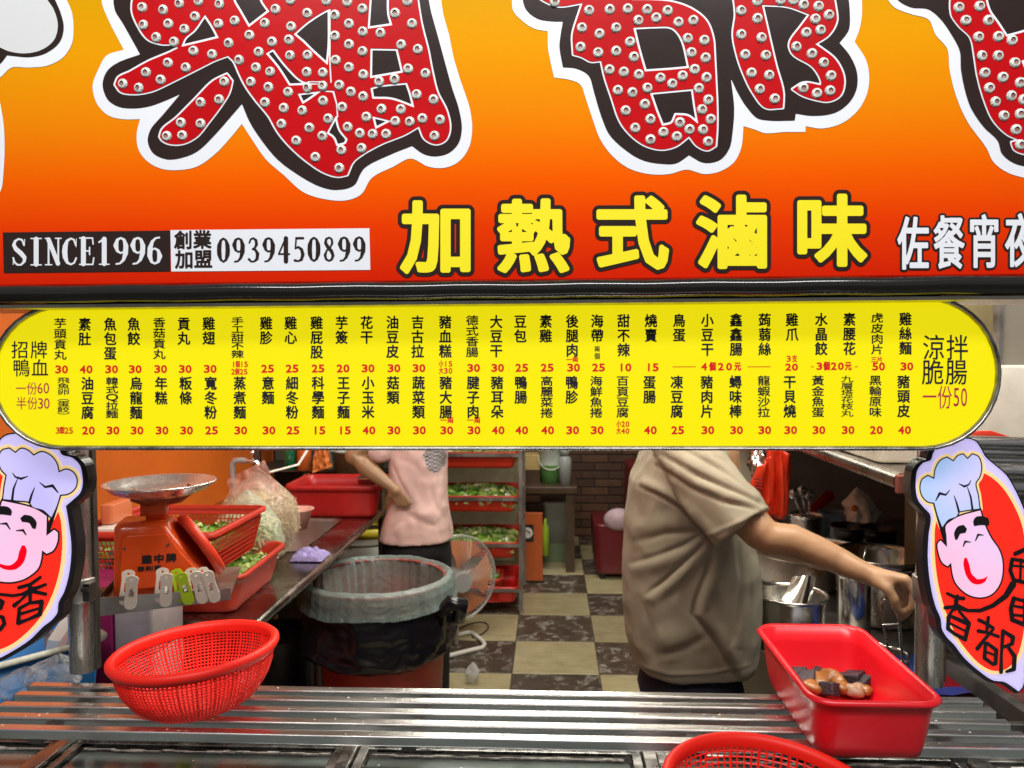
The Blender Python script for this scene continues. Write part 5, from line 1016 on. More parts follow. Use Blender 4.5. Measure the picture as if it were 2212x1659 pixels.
def crease(o, lines, off=(0, 0, 0), fine=.0012, seed=0):
    me = o.data; off = Vector(o.location) if o.parent is None else Vector((0, 0, 0)); n = len(me.vertices)
    co = np.empty(n*3); me.vertices.foreach_get('co', co); co = co.reshape(-1, 3); no = np.empty(n*3); me.vertices.foreach_get('normal', no); no = no.reshape(-1, 3)
    d = co-np.array(CAM); w = d@np.array(FWD); U = UC+FPX*(d@np.array(RGT))/w; V = VC-FPX*(d@np.array(UPP))/w
    tot = np.zeros(n)
    for pts, wd, A in lines:
        best = np.full(n, 1e9); side = np.zeros(n); tp = np.zeros(n); L = len(pts)-1
        for i in range(L):
            (x0, y0), (x1, y1) = pts[i], pts[i+1]; dx, dy = x1-x0, y1-y0; l = math.hypot(dx, dy)
            t = np.clip(((U-x0)*dx+(V-y0)*dy)/(l*l), 0, 1); e = np.hypot(U-x0-t*dx, V-y0-t*dy); s = ((U-x0)*dy-(V-y0)*dx)/l
            k = e < best; best = np.where(k, e, best); side = np.where(k, s, side); tp = np.where(k, (i+t)/L, tp)
        fade = np.sin(np.clip(tp, 0, 1)*math.pi)**.5*.85+.15
        fade = np.where((tp <= 0) | (tp >= 1), np.exp(-(best/wd)**2)*.2, fade)
        tot += A*fade*(-.75*np.exp(-(best/(.8*wd))**2)+.7*np.exp(-((side-2.4*wd)/(2.2*wd))**2)*np.exp(-np.clip(best-5*wd, 0, None)/wd))
    front = np.clip(-no[:, 1]*2+.4, 0, 1); tot *= front
    nz = np.array([noise.noise(Vector((x*9, y*9, z*5+seed)))+.55*(.5-abs(noise.noise(Vector((x*15+z*9, y*15, z*12-x*8+seed)))))*1.6+.35*noise.noise(Vector((x*34, y*34, z*22+seed))) for x, y, z in co])
    co = co+no*(tot+nz*fine*3.6)[:, None]; me.vertices.foreach_set('co', co.ravel()); me.update()
skin = mat('skin_tan', (.43, .25, .135), .45, 0, var=.12, vscale=25, bump=.15, bscale=350, sss=.12)
skin2 = mat('skin_brown', (.27, .15, .072), .5, 0, var=.12, vscale=25, sss=.1)
hair = mat('black_hair', (.012, .01, .009), .5, bump=.6, bscale=200)
cotton = mat('taupe_cotton', (.33, .30, .222), .85, 0, var=.12, vscale=9, bump=.35, bscale=700)
pinkc = mat('pink_cotton', (.66, .44, .40), .85, 0, var=.1, vscale=9, bump=.3, bscale=600)
navy = mat('navy_trousers', (.012, .014, .035), .8, var=.2, bump=.3, bscale=400); blackc = mat('black_trousers', (.008, .008, .01), .75, var=.2)
def head(mb, c, face, r=.098):
    f = Vector(face).normalized(); s = Vector((0, 0, 1)).cross(f).normalized(); u = Vector((0, 0, 1)); M = Matrix((f, s, u)).transposed()
    mb.sphere(c, (r, r*.8, r*1.22), 24, 18, M); mb.sphere(Vector(c)+f*r*.28-u*r*.55, (r*.62, r*.55, r*.62), 18, 12, M)
    mb.sphere(Vector(c)+f*r*1.0-u*r*.15, (r*.2, r*.14, r*.24), 10, 8, M)
    for q in (-1, 1): mb.sphere(Vector(c)+s*q*r*.82-u*r*.1, (r*.2, r*.08, r*.28), 10, 8, M); mb.sphere(Vector(c)+f*r*.9+s*q*r*.32+u*r*.0, (r*.1, r*.14, r*.06), 8, 6, M)
    mb.sphere(Vector(c)+f*r*.86-u*r*.62, (r*.1, r*.26, r*.07), 10, 6, M)
# --- man in the taupe shirt --------------------------------------------------
YP = 1.78
man = thing('person', 'person in loose taupe short sleeved shirt and navy trousers reaching right over the pots', 'person', (at(1490, 1480, YP).x, YP, 0))
P = at
R0 = rows_uv([(905, 1440, 1590), (967, 1400, 1600), (1034, 1370, 1606), (1117, 1360, 1612), (1217, 1358, 1618), (1350, 1360, 1615), (1440, 1385, 1600)], YP, [.13, .16, .16, .15, .14, .14, .13])
mb = MB(); torso(mb, [(c, hx*.9, hy*.9) for c, hx, hy in R0])
sh = at(1478, 950, YP-.13); el = P(1660, 1163, 1.53); wr = P(1881, 1243, 1.47)
limb(mb, [(sh, .055), (P(1560, 1060, 1.6), .045), (P(1640, 1148, 1.535), .036), (el, .034), (P(1710, 1168, 1.525), .033), (P(1760, 1189, 1.515), .031), (P(1815, 1213, 1.5), .0262), (P(1855, 1232, 1.48), .022), (wr, .0205)])
# far arm, bent towards the pots
limb(mb, [(at(1500, 950, YP+.14), .052), (at(1570, 1120, YP+.18), .042), (at(1650, 1175, YP+.2), .032), (at(1750, 1205, YP+.25), .022), (at(1775, 1212, YP+.27), .026)])
nk = at(1535, 880, YP); hd = at(1585, 775, YP)
limb(mb, [(at(1510, 930, YP), .075), (nk, .055), (hd, .05)]); head(mb, hd+Vector((0.0, 0, .0)), (1, -.1, -.45), .1)
pel = at(1490, 1470, YP)
for s in (-1, 1):
    limb(mb, [(Vector((pel.x, YP+s*.07, .74)), .06), (Vector((pel.x+.03, YP+s*.1, .43)), .055), (Vector((pel.x, YP+s*.1, .1)), .038)]); limb(mb, [(Vector((pel.x, YP+s*.1, .04)), .036), (Vector((pel.x+.14, YP+s*.11, .03)), .028)])
# hand: palm and five fingers pinching the wire handle
def hand(mb, wrist, palm_end, w, fingers, thumb, r=.0082):
    limb(mb, [(wrist, .0205), (Vector(wrist).lerp(Vector(palm_end), .45), .0195)])
    for i, f in enumerate(fingers):
        limb(mb, [(Vector(wrist).lerp(Vector(f[0]), .35), .0155), (f[0], r*1.25)]); limb(mb, [(p, r*(1.12-.12*k)) for k, p in enumerate(f)], 10)
    limb(mb, [(Vector(wrist).lerp(Vector(thumb[0]), .5), .014)]+[(p, r*(1.35-.15*k)) for k, p in enumerate(thumb)], 10)
Yh = 1.45
hand(mb, wr, P(1945, 1262, Yh), 0, [
    [P(1957, 1252, Yh-.03), P(1975, 1280, Yh-.035), P(1968, 1312, Yh-.03), P(1955, 1325, Yh-.02)],
    [P(1958, 1260, Yh-.012), P(1973, 1296, Yh-.015), P(1958, 1326, Yh-.012), P(1946, 1336, Yh-.008)],
    [P(1953, 1266, Yh+.008), P(1962, 1298, Yh+.008), P(1950, 1322, Yh+.008), P(1940, 1330, Yh+.01)],
    [P(1942, 1268, Yh+.026), P(1950, 1292, Yh+.026), P(1941, 1312, Yh+.022), P(1934, 1318, Yh+.02)]],
    [P(1918, 1272, Yh-.02), P(1933, 1296, Yh-.026), P(1934, 1312, Yh-.022), P(1940, 1322, Yh-.014)])
blob('body', mb, .0052, 3, skin, man)
mb = MB(); mb.sphere(hd+Vector((-.015, 0, .025)), (.108, .088, .115), 24, 16); mb.build('hair', hair, man)
LS = [(880, 1470, 1535), (905, 1432, 1545), (967, 1395, 1560), (1034, 1364, 1585), (1117, 1352, 1612), (1217, 1348, 1632), (1300, 1348, 1633), (1370, 1352, 1632), (1405, 1360, 1629), (1422, 1366, 1624)]
mb = MB(); torso(mb, pw=2.7, rows=rows_uv(LS, YP, [.09, .14, .165, .165, .16, .155, .15, .147, .145, .142]))
limb(mb, [(at(1470, 952, YP-.1), .062), (P(1512, 1022, 1.61), .066), (P(1563, 1085, 1.575), .066)], 24); mb.tube([P(1563, 1085, 1.575), P(1606, 1140, 1.55)], [.066, .067], 30)
limb(mb, [(at(1480, 952, YP+.12), .06), (at(1530, 1080, YP+.17), .06)], 20)
shirt = blob('shirt', mb, .0046, 5, cotton, man)
z3 = lambda L: [(1080+x/3, 950.5+y/3) for x, y in L]
shirt_lines = [(z3([(900, 300), (1060, 370), (1190, 450), (1290, 560), (1380, 660)]), 5, .011), (z3([(1040, 90), (1300, 240), (1520, 340), (1710, 425)]), 6, .010), (z3([(1000, 160), (1250, 310), (1450, 400), (1660, 450)]), 6, .008), (z3([(1180, 60), (1420, 190), (1640, 350)]), 5, .006), (z3([(1320, 60), (1460, 150), (1580, 270)]), 5, .004),
 (z3([(1330, 600), (1180, 690), (1020, 750), (840, 800)]), 7, .007), (z3([(1350, 640), (1180, 800), (1080, 900), (940, 1010)]), 6, .011), (z3([(860, 660), (1080, 605), (1300, 590)]), 9, .005), (z3([(1380, 670), (1340, 860), (1280, 1010), (1255, 1130), (1360, 1260), (1460, 1420), (1540, 1560)]), 7, .010),
 (z3([(1530, 620), (1560, 900), (1530, 1150), (1480, 1330)]), 7, .008), (z3([(1600, 760), (1615, 1100), (1590, 1440)]), 6, .005), (z3([(900, 1000), (975, 1200), (1000, 1450)]), 12, .005), (z3([(1000, 1400), (1200, 1340), (1380, 1240)]), 12, .004),
 (z3([(830, 1465), (1100, 1530), (1380, 1525), (1640, 1465)]), 2.2, .003), (z3([(1345, 635), (1500, 575), (1690, 478)]), 2.2, .0035)]
crease(shirt, shirt_lines, fine=.0014, seed=1)
mb = MB()
torso(mb, [(Vector((pel.x, YP, .84)), .09, .1), (Vector((pel.x, YP, .72)), .125, .14)])
for s in (-1, 1): limb(mb, [(Vector((pel.x, YP+s*.07, .70)), .085), (Vector((pel.x+.03, YP+s*.1, .43)), .075), (Vector((pel.x, YP+s*.1, .1)), .06)])
blob('trousers', mb, .012, 3, navy, man)
for s in (-1, 1): mb = MB(); mb.sphere((pel.x+.06, YP+s*.105, .035), (.13, .048, .04), 18, 12); mb.build('shoe', v_black, man)
# --- woman with hand on hip --------------------------------------------------
YW = 3.08
wm = thing('person', 'person in pale pink t-shirt and black trousers standing with one hand on the hip', 'person', (at(898, 1150, YW).x, YW, 0))
z2 = lambda x, y: (561.6+x/3, 950.5+y/3)
mb = MB(); W0_ = [(900, 865, 935), (930, 838, 962), (970, 848, 964), (1000, 850, 962), (1060, 850, 962), (1110, 840, 966), (1160, 828, 974), (1200, 826, 975), (1240, 830, 972)]
torso(mb, [(c, hx*.88, hy*.88) for c, hx, hy in rows_uv(W0_, YW, [.07, .1, .12, .12, .11, .115, .13, .13, .12])])
shw = at(848, 925, YW-.06); elw = at(764, 985, YW-.12); wrw = at(846, 1052, YW-.15)
limb(mb, [(shw, .045), (at(806, 955, YW-.1), .041), (elw, .036), (at(790, 1008, YW-.13), .037), (at(822, 1034, YW-.14), .028), (wrw, .02)])
Yh = YW-.155; q = lambda x, y, d=0: at(*z2(x, y), Yh+d)
limb(mb, [(wrw, .02), (q(880, 330), .022)])
for f in ([q(900, 320), q(940, 365), q(975, 410)], [q(892, 340), q(930, 385), q(962, 425)], [q(880, 355), q(912, 400), q(935, 430)], [q(866, 365), q(885, 405), q(898, 430)]):
    limb(mb, [(wrw.lerp(f[0], .5), .014), (f[0], .0105)]); limb(mb, [(p, .0095-.001*k) for k, p in enumerate(f)], 10)
limb(mb, [(q(845, 350), .012), (q(828, 395, .02), .011), (q(818, 440, .04), .009)], 10)
limb(mb, [(at(935, 925, YW+.08), .045), (at(940, 1010, YW+.16), .036), (at(930, 1060, YW+.24), .025), (at(925, 1065, YW+.3), .022)])
hw = at(905, 800, YW); limb(mb, [(at(900, 905, YW), .06), (at(902, 850, YW), .045), (hw, .04)]); head(mb, hw, (.75, .65, 0), .095)
pw = at(900, 1200, YW)
for s in (-1, 1): limb(mb, [(Vector((pw.x+s*.06, YW, .74)), .075), (Vector((pw.x+s*.07, YW-.02, .42)), .05), (Vector((pw.x+s*.07, YW, .1)), .035)]); limb(mb, [(Vector((pw.x+s*.07, YW, .04)), .033), (Vector((pw.x+s*.08+.05, YW+.1, .03)), .026)])
blob('body', mb, .0065, 3, skin2, wm)
mb = MB(); mb.sphere(hw+Vector((-.02, -.02, .02)), (.1, .1, .115), 24, 16); mb.build('hair', hair, wm)
WS = [(890, 868, 932), (915, 842, 958), (945, 842, 966), (1000, 843, 964), (1060, 845, 964), (1100, 840, 969), (1130, 830, 973), (1160, 822, 977)]
mb = MB(); torso(mb, pw=2.8, rows=rows_uv(WS, YW, [.07, .11, .135, .13, .125, .13, .14, .15])); limb(mb, [(at(850, 930, YW-.055), .058), (at(832, 950, YW-.085), .056), (at(820, 972, YW-.1), .052)], 20); limb(mb, [(at(935, 930, YW+.08), .056), (at(940, 975, YW+.13), .052)], 20)
printm = bpy.data.materials.new('shirt_print'); printm.use_nodes = True; nt = printm.node_tree; ck = nt.nodes.new('ShaderNodeTexChecker'); ck.inputs[3].default_value = 130; ck.inputs[1].default_value = (.06, .06, .07, 1); ck.inputs[2].default_value = (.45, .4, .4, 1)
g = nt.nodes.new('ShaderNodeNewGeometry'); nt.links.new(g.outputs['Position'], ck.inputs[0]); nt.links.new(ck.outputs[0], nt.nodes['Principled BSDF'].inputs['Base Color']); nt.nodes['Principled BSDF'].inputs['Roughness'].default_value = .7
ws = blob('t_shirt', mb, .0075, 3, [pinkc, printm], wm)
wl = [([z2(860, 160), z2(900, 260), z2(960, 370), z2(985, 420)], 4, .008), ([z2(1000, 250), z2(985, 400), z2(1020, 560)], 5, .004), ([z2(1150, 230), z2(1130, 400), z2(1150, 590)], 5, .005), ([z2(940, 470), z2(1040, 520), z2(1140, 560)], 7, .009), ([z2(980, 430), z2(930, 520), z2(850, 580)], 7, .006), ([z2(1090, 250), z2(1120, 380), z2(1190, 520)], 7, .006), ([z2(900, 120), z2(1000, 160), z2(1060, 240)], 6, .005)]
crease(ws, wl, fine=.0016, seed=5)
for p in ws.data.polygons:
    c = p.center
    if c.y < YW:
        u, v = uv_of(c)
        if (u-941)**2/24**2+(v-990)**2/30**2 < 1+.5*noise.noise(Vector((u*.08, v*.08, 2))): p.material_index = 1
mb = MB(); torso(mb, [(Vector((pw.x, YW, .8)), .128, .125), (Vector((pw.x, YW, .7)), .14, .135)])
for s in (-1, 1): limb(mb, [(Vector((pw.x+s*.06, YW, .72)), .085), (Vector((pw.x+s*.07, YW-.02, .42)), .07), (Vector((pw.x+s*.07, YW, .1)), .06)])
blob('trousers', mb, .012, 3, blackc, wm)
# ================================================================== right hand cooking bench
ZB2 = .82
bn = thing('cooking_bench', 'stainless cooking bench on the right covered with pots', 'bench', (1.1, 2, 0))
mb = MB(); mb.span(.52, 1.74, 1.5, 3.2, ZB2-.03, ZB2); mb.build('bench_top', steel_dull, bn, bevel=.003)
mb = MB(); mb.span(.54, 1.74, 1.52, 3.18, .1, ZB2-.032); mb.build('bench_body', steel_dark, bn)
mb = MB(); mb.span(.62, 1.745, 3.22, 3.26, 0, 1.62); mb.build('splash_panel', mat('brown_steel_panel', (.3, .26, .22), .4, .25, var=.3, vscale=5, rvar=.1), bn)
mb = MB(); mb.span(1.72, 1.745, 1.45, 3.2, ZB2, 1.62); mb.build('side_panel', MATS['brown_steel_panel'], bn)
def pot(label, uc, v, Y, wu, zbot, m=steel, lip=.0055, hd_=False, name='stock_pot', inner=None, taper=.96):
    c = at(uc, v, Y); r = wu/2*Y/FPX; t = thing(name, label, 'pot', (c.x, c.y, zbot)); z = c.z
    mb = MB(); mb.lathe([(.001, zbot), (r*taper-.01, zbot), (r*taper, zbot+.008), (r*.985, z-.01), (r, z-.004), (r+lip, z-.002), (r+lip, z+.002), (r-.001, z+.001), (r*.97, z-.008), (r*taper-.004, zbot+.012), (.001, zbot+.01)], (c.x, c.y, 0), 56); mb.build('body', m, t)
    if hd_: mb = MB(); mb.tube([(c.x+r*math.cos(a), c.y-r*.2*0+r*.0-.0, z+.0+r*.55*math.sin(a)) for a in [math.pi*i/16 for i in range(17)]], .0022, 6); mb.build('bail_handle', chrome, t)
    return t, c, r
pot_m = mat('pot_steel', (.66, .64, .6), .22, 1, var=.25, vscale=8, rvar=.12, bump=.06); pot_s = mat('stained_steel', (.42, .38, .33), .35, 1, var=.35, vscale=7, rvar=.15)
pot('broad steel soup pot with hammered rim behind the reaching arm', 1748, 1185, 2.35, 236, ZB2, pot_s)
pot('large steel pot at right under the reaching hand', 1902, 1196, 2.0, 178, ZB2, pot_m)
pot('tall narrow steel pot standing in front of the large one', 1847, 1240, 1.82, 66, ZB2, pot_m)
_, fc_, fr_ = pot('short wide steel pot nearest the taupe shirt with a scoop in it', 1705, 1281, 1.78, 148, ZB2, pot_m)
t = thing('steel_scoop', 'bright curved steel scoop standing in the nearest pot', 'scoop', (fc_.x, fc_.y, fc_.z-.03))
A = [at(1690, 1296, 1.74), at(1752, 1300, 1.74)]; B = [at(1712, 1246, 1.8), at(1762, 1248, 1.8)]
mb = MB(); mb.grid(lambda s, q_: (A[0]*(1-s)+A[1]*s)*(1-q_)+(B[0]*(1-s)+B[1]*s)*q_+Vector((0, -.03*math.sin(s*math.pi), .012*math.sin(s*math.pi)*q_)), 18, 10); mb.build('bowl', chrome, t)
pot('small blackened pan nested behind the big pot', 1834, 1136, 2.5, 76, .9, mat('black_pan', (.05, .045, .04), .3, .8, var=.3), name='sauce_pan'); pot('blackened pan at the far right of the nested pans', 1897, 1140, 2.45, 74, .9, MATS['black_pan'], name='sauce_pan')
pot('tall steel bucket with ladles at the back of the bench', 1742, 1112, 2.75, 66, ZB2, pot_m, name='ladle_bucket'); pot('blue and white enamel pot at the back of the bench', 1803, 1107, 2.8, 62, ZB2, mat('blue_enamel', (.16, .26, .36), .3, var=.3), name='enamel_pot')
mb = MB(); mb.span(1.0, 1.45, 2.35, 2.62, ZB2, .899); t = thing('steel_stand', 'low steel stand under the nested pans', 'stand', (1.2, 2.5, ZB2)); mb.build('body', steel_dark, t, bevel=.003)
for k, (u0, v0, u1, v1) in enumerate(((1735, 1108, 1716, 1072), (1742, 1108, 1733, 1066), (1748, 1108, 1748, 1075))):
    t = thing('ladle', ['leftmost ladle handle rising from the back bucket', 'tallest ladle in the middle of the back bucket', 'rightmost ladle rising from the back bucket'][k], 'ladle', at(u0, v0, 2.75), group='ladles in the back bucket')
    mb = MB(); mb.tube([at(u0, v0+15, 2.76), at(u1, v1, 2.76)], .004, 8); mb.build('handle', steel, t); mb = MB(); mb.sphere(at(u1, v1-5, 2.76), (.02, .012, .02), 14, 8); mb.build('bowl', steel, t)
t = thing('red_cleaver_case', 'dark red plastic scoop lying behind the back bucket', 'scoop', at(1765, 1080, 2.9)); mb = MB(); mb.loft([[at(1742+s, 1100+q_, 2.95) for s, q_ in ((0, 0), (14, 6), (14, 14), (0, 8))], [at(1785+s, 1058+q_, 3.0) for s, q_ in ((0, 0), (16, 4), (20, 20), (4, 18))]]); mb.build('body', red_dark, t, bevel=.003)
p = at(1857, 1100, 2.75); t = thing('white_bag', 'crumpled white plastic bag with orange print sitting behind the pans', 'plastic bag', (p.x, p.y, p.z))
zb0 = at(1857, 1128, 2.75).z; mb = MB(); mb.grid(bagfn(.055, zb0-.02, at(1848, 1052, 2.75).z, p.x, p.y, (p.x-.01, p.y), .55, 21), 44, 34); mb.build('bag_film', mat('white_film', (.78, .78, .75), .4, var=.15, vscale=30, bump=.7, bscale=40), t, fixn=False)
mb = MB(); mb.sphere(at(1846, 1098, 2.70), (.012, .004, .012), 12, 8); mb.build('orange_mark', mat('orange_mark', (.8, .25, .03), .5), t)
# hanging red bag stack
t = thing('red_bag_bundle', 'bundle of orange red plastic carrier bags hanging beside the pale partition', 'plastic bags', at(1665, 972, 2.15)); redf = mat('red_film', (.72, .045, .015), .32, 0, var=.2, vscale=14, bump=.6, bscale=22)
def quadsheet(name, c4, Y, m, par, amp=.015, seed=1, nu=16, nv=18, dy=0):
    a, b, c, d = [at(u, v, Y) for u, v in c4]
    mb = MB(); mb.grid(lambda s, q_: (a*(1-s)+b*s)*(1-q_)+(d*(1-s)+c*s)*q_+Vector((0, dy*q_+amp*noise.noise(Vector((s*4, q_*2, seed)))+amp*.7*math.sin(s*9+seed), 0)), nu, nv); o = mb.build(name, m, par, fixn=False); sd_ = o.modifiers.new('s', 'SOLIDIFY'); sd_.thickness = .004; return o
quadsheet('bag_sheet', [(1662, 965), (1688, 965), (1690, 1120), (1642, 1112)], 2.12, redf, t, seed=2); quadsheet('bag_sheet', [(1680, 965), (1710, 985), (1700, 1110), (1672, 1130)], 2.17, redf, t, seed=5)
quadsheet('bag_sheet', [(1640, 1010), (1664, 985), (1660, 1090), (1618, 1064)], 2.08, redf, t, seed=8)
for k in range(5): mb = MB(); u0 = 1629+k*1.5; v0 = 1034+k*7; mb.tube([at(u0, v0, 2.055), at(u0+17-k, v0+3, 2.058)], .0022, 5); mb.build('print_line', mat('dark_red_print', (.2, .01, .01), .5), t)
t = thing('foil_bag', 'crumpled silver foil hanging left of the red bags', 'foil', at(1640, 985, 2.3)); mb = MB(); mb.grid(bagfn(.028, at(1640, 1035, 2.3).z, at(1640, 955, 2.3).z, at(1640, 985, 2.3).x, 2.3, None, .9, 31), 30, 26); mb.build('foil', mat('foil', (.6, .6, .58), .2, 1, bump=1, bscale=90), t, fixn=False)
# pale partition behind the shoulder
a, b = at(1556, 1000, 3.1).x, at(1645, 1000, 3.1).x; t = thing('pale_partition', 'pale cream upright panel behind the shoulder of the taupe shirt', 'partition', ((a+b)/2, 3.1, 0)); mb = MB(); mb.span(a+.02, b, 3.08, 3.2, 0, 1.9); mb.build('panel', mat('cream_panel', (.5, .47, .34), .5, var=.1, vscale=3), t, bevel=.004)
mb = MB(); mb.span(b, b+.015, 3.07, 3.2, 0, 1.9); mb.build('edge_strip', steel_dark, t)
# overhead shelf: rolled edge running away from the right post
e0, e1 = at(1941, 1040, 1.5), at(1690, 960, 2.25); zsh = e0.z; xs_ = e0.x
osh = thing('overhead_shelf', 'stainless overhead shelf with rounded front edge above the pots', 'shelf', (xs_+.3, 1.9, zsh)); sheet_m = mat('shelf_steel', (.4, .37, .33), .3, 1, var=.2, rvar=.1)
mb = MB(); mb.tube([(xs_+.006, 1.5, zsh), (xs_, 3.1, zsh+.004)], .0165, 18); mb.build('rolled_edge', sheet_m, osh); mb = MB(); mb.span(xs_, 1.72, 1.5, 3.2, zsh+.006, zsh+.012); mb.build('shelf_plate', sheet_m, osh)
mb = MB(); mb.span(xs_-.008, xs_+.14, 1.485, 1.5, zsh-.022, zsh+.014); mb.build('end_plate', mat('dull_red_steel', (.3, .1, .08), .4, .5), osh, bevel=.003)
t = thing('pale_hood_block', 'pale block added for the whitish hood inside, on the overhead shelf', 'box', (xs_+.3, 1.75, zsh+.02)); mb = MB(); mb.loft([rrect(.46, .9, .02, z, xs_+.255, 2.1) for z in (zsh+.0145, zsh+.22)]); mb.build('body', mat('pale_block_white', (.55, .53, .46), .6, var=.25, vscale=5, bump=.3, bscale=25), t, bevel=.006)  # block added in place of the whitish inside of the hood
# strainers, cloths
t = thing('blue_cloth', 'royal blue plastic sheet spread on the bench under the pots', 'sheet', at(1850, 1330, 1.7))
c = at(1860, 1345, 1.66); mb = MB(); mb.grid(lambda s, q_: Vector((c.x-.1+.3*s, 1.53+.2*q_, ZB2+.006+.02*abs(noise.noise(Vector((s*4, q_*4, 3)))))), 30, 24); mb.build('sheet', mat('royal_blue', (.015, .04, .2), .35, var=.3, vscale=12, bump=.3), t)
t = thing('white_cloth', 'crumpled white rag beside the nearest steel pot', 'rag', at(1790, 1340, 1.62)); c = at(1785, 1372, 1.56); mb = MB(); mb.grid(lambda s, q_: Vector((c.x-.05+.1*s+.02*q_, 1.55+.09*q_, ZB2+.01+.06*math.sin(s*math.pi)**.6*math.sin(q_*math.pi)**.5*(1+.6*noise.noise(Vector((s*5, q_*5, 9)))))), 30, 30); mb.build('rag', mat('white_rag', (.62, .62, .72), .9, var=.2, vscale=40, bump=.9, bscale=150), t)
def strainer(label, uc, v, Y, wu, grp=True):
    c = at(uc, v, Y); r = wu/2*Y/FPX; t = thing('noodle_strainer', label, 'strainer', c, group='wire noodle strainers')
    mb = MB(); mb.tube([c+Vector((r*math.cos(a), r*math.sin(a), 0)) for a in [2*math.pi*i/36 for i in range(36)]], .0028, 8, closed=True); mb.build('rim', chrome, t)
    mb = MB()
    for k in range(16): a = 2*math.pi*k/16; mb.tube([c+Vector((r*math.cos(a), r*math.sin(a), 0)), c+Vector((r*.82*math.cos(a), r*.82*math.sin(a), -.09))], .0014, 5)
    for z, k in ((-.03, .94), (-.06, .88), (-.09, .82)): mb.tube([c+Vector((r*k*math.cos(a), r*k*math.sin(a), z)) for a in [2*math.pi*i/30 for i in range(30)]], .0016, 5, closed=True)
    mb.build('wire_basket', steel, t); return c, r, t
c, r, t = strainer('deep wire strainer held upright by the reaching hand', 1912, 1412, 1.5, 92)
mb = MB(); mb.tube([c+Vector((-r*.2, -r, 0)), at(1906, 1330, 1.45), at(1905, 1300, 1.44), at(1917, 1290, 1.44), at(1940, 1325, 1.44), c+Vector((r*.35, -r, 0))], .0026, 8); mb.tube([at(1906, 1350, 1.45), at(1942, 1348, 1.44)], .002, 6); mb.build('handle', steel, t)
c, r, t = strainer('flat wire strainer ring resting beside the held one', 1862, 1400, 1.62, 110)
t = thing('round_lid', 'round dark steel lid lying on the bench near the held strainer', 'lid', at(1875, 1395, 1.6)); c = at(1870, 1402, 1.6); mb = MB(); mb.lathe([(.08, 0), (.082, .004), (.06, .014), (.001, .02)], (c.x, c.y, ZB2+.03), 40); mb.build('dome', steel_dark, t)
c = at(1925, 1150, 1.95); t = thing('wire_hook', 'bent wire handle hooked over the rim of the large right pot', 'wire handle', c); mb = MB(); mb.tube([at(1872, 1228, 1.93), at(1866, 1205, 1.95), at(1872, 1186, 1.97), at(1890, 1178, 1.97), at(1925, 1186, 1.97)], .003, 8); mb.tube([at(1880, 1240, 1.85), at(1968, 1236, 1.85)], .0028, 8); mb.build('wire', chrome, t)
# ================================================================== far right beyond the post
t = thing('grey_wall_panel', 'plain grey side panel at the right edge beyond the menu lightbox', 'panel', at(2190, 900, 1.7)); a = at(2163, 800, 1.7); mb = MB(); mb.span(a.x, a.x+.5, 1.7, 1.72, .3, 1.75); mb.build('panel', mat('grey_panel', (.17, .155, .125), .5, var=.08, vscale=2), t, bevel=.002); mb = MB(); mb.span(a.x-.008, a.x, 1.695, 1.72, .3, 1.75); mb.build('edge_strip', steel_dull, t)
t = thing('beige_cupboard', 'olive beige cupboard side with a small pale notice beyond the menu', 'cupboard', at(2100, 800, 1.95)); a, b = at(2000, 800, 1.9), at(2170, 800, 1.9); mb = MB(); mb.span(a.x, b.x+.1, 1.9, 2.0, 0, 1.9); mb.build('side', mat('olive_panel', (.2, .17, .085), .5, var=.15), t)
mb = MB(); q0, q1 = at(2092, 690, 1.89), at(2118, 722, 1.89); mb.span(q0.x, q1.x, 1.893, 1.899, q1.z, q0.z); mb.build('notice', white_pl, t)
for du in (4, 12, 19): mb = MB(); q0, q1 = at(2092+du, 697, 1.888), at(2096+du, 716, 1.888); mb.span(q0.x, q1.x, 1.890, 1.892, q1.z, q0.z); mb.build('notice_mark', v_black, t)
hd2 = thing('steel_hood_edge', 'stacked horizontal stainless tubes of the hood beyond the right chef head sign', 'hood', at(2150, 980, 1.5))
for v, r in ((955, .014), (975, .011), (992, .009), (1015, .02), (1050, .02)):
    p = at(2010, v, 1.42); q_ = at(2290, v+8, 1.42); mb = MB(); mb.tube([p, q_], r, 16); mb.build('tube', steel, hd2)
mb = MB(); p = at(2010, 1030, 1.46); mb.span(p.x, p.x+.4, 1.44, 1.46, at(2100, 1300, 1.46).z, at(2100, 950, 1.46).z); mb.build('back_plate', steel_dull, hd2)
t = thing('orange_red_lid', 'orange red plastic lid resting on the steel tubes at the right', 'lid', at(2130, 940, 1.48)); mb = MB(); mb.loft([[at(2078, 948, 1.5), at(2190, 946, 1.5), at(2190, 946, 1.6), at(2078, 948, 1.6)], [at(2100, 931, 1.5), at(2140, 930, 1.5), at(2140, 930, 1.6), at(2100, 931, 1.6)]]); mb.build('lid', orange_pl, t, bevel=.002)
t = thing('slanted_side_bar', 'slanted dull steel bar running down to the right corner under the chef head sign', 'bar', at(2100, 1480, 1.3)); a, b = at(2028, 1412, 1.5), at(2300, 1600, 1.12); mb = MB(); mb.loft([[a+Vector((x, 0, z)) for x, z in ((0, 0), (.02, 0), (.02, -.03), (0, -.03))], [b+Vector((x, 0, z)) for x, z in ((0, 0), (.02, 0), (.02, -.03), (0, -.03))]], smooth=False); mb.build('bar', steel_dull, t)
t = thing('red_side_panel', 'dark red panel below the slanted steel bar', 'panel', at(2120, 1560, 1.5)); a = at(2030, 1440, 1.58); mb = MB(); mb.span(a.x, a.x+.5, 1.56, 1.58, .4, a.z); mb.build('panel', mat('side_red', (.4, .012, .012), .4, var=.2), t)
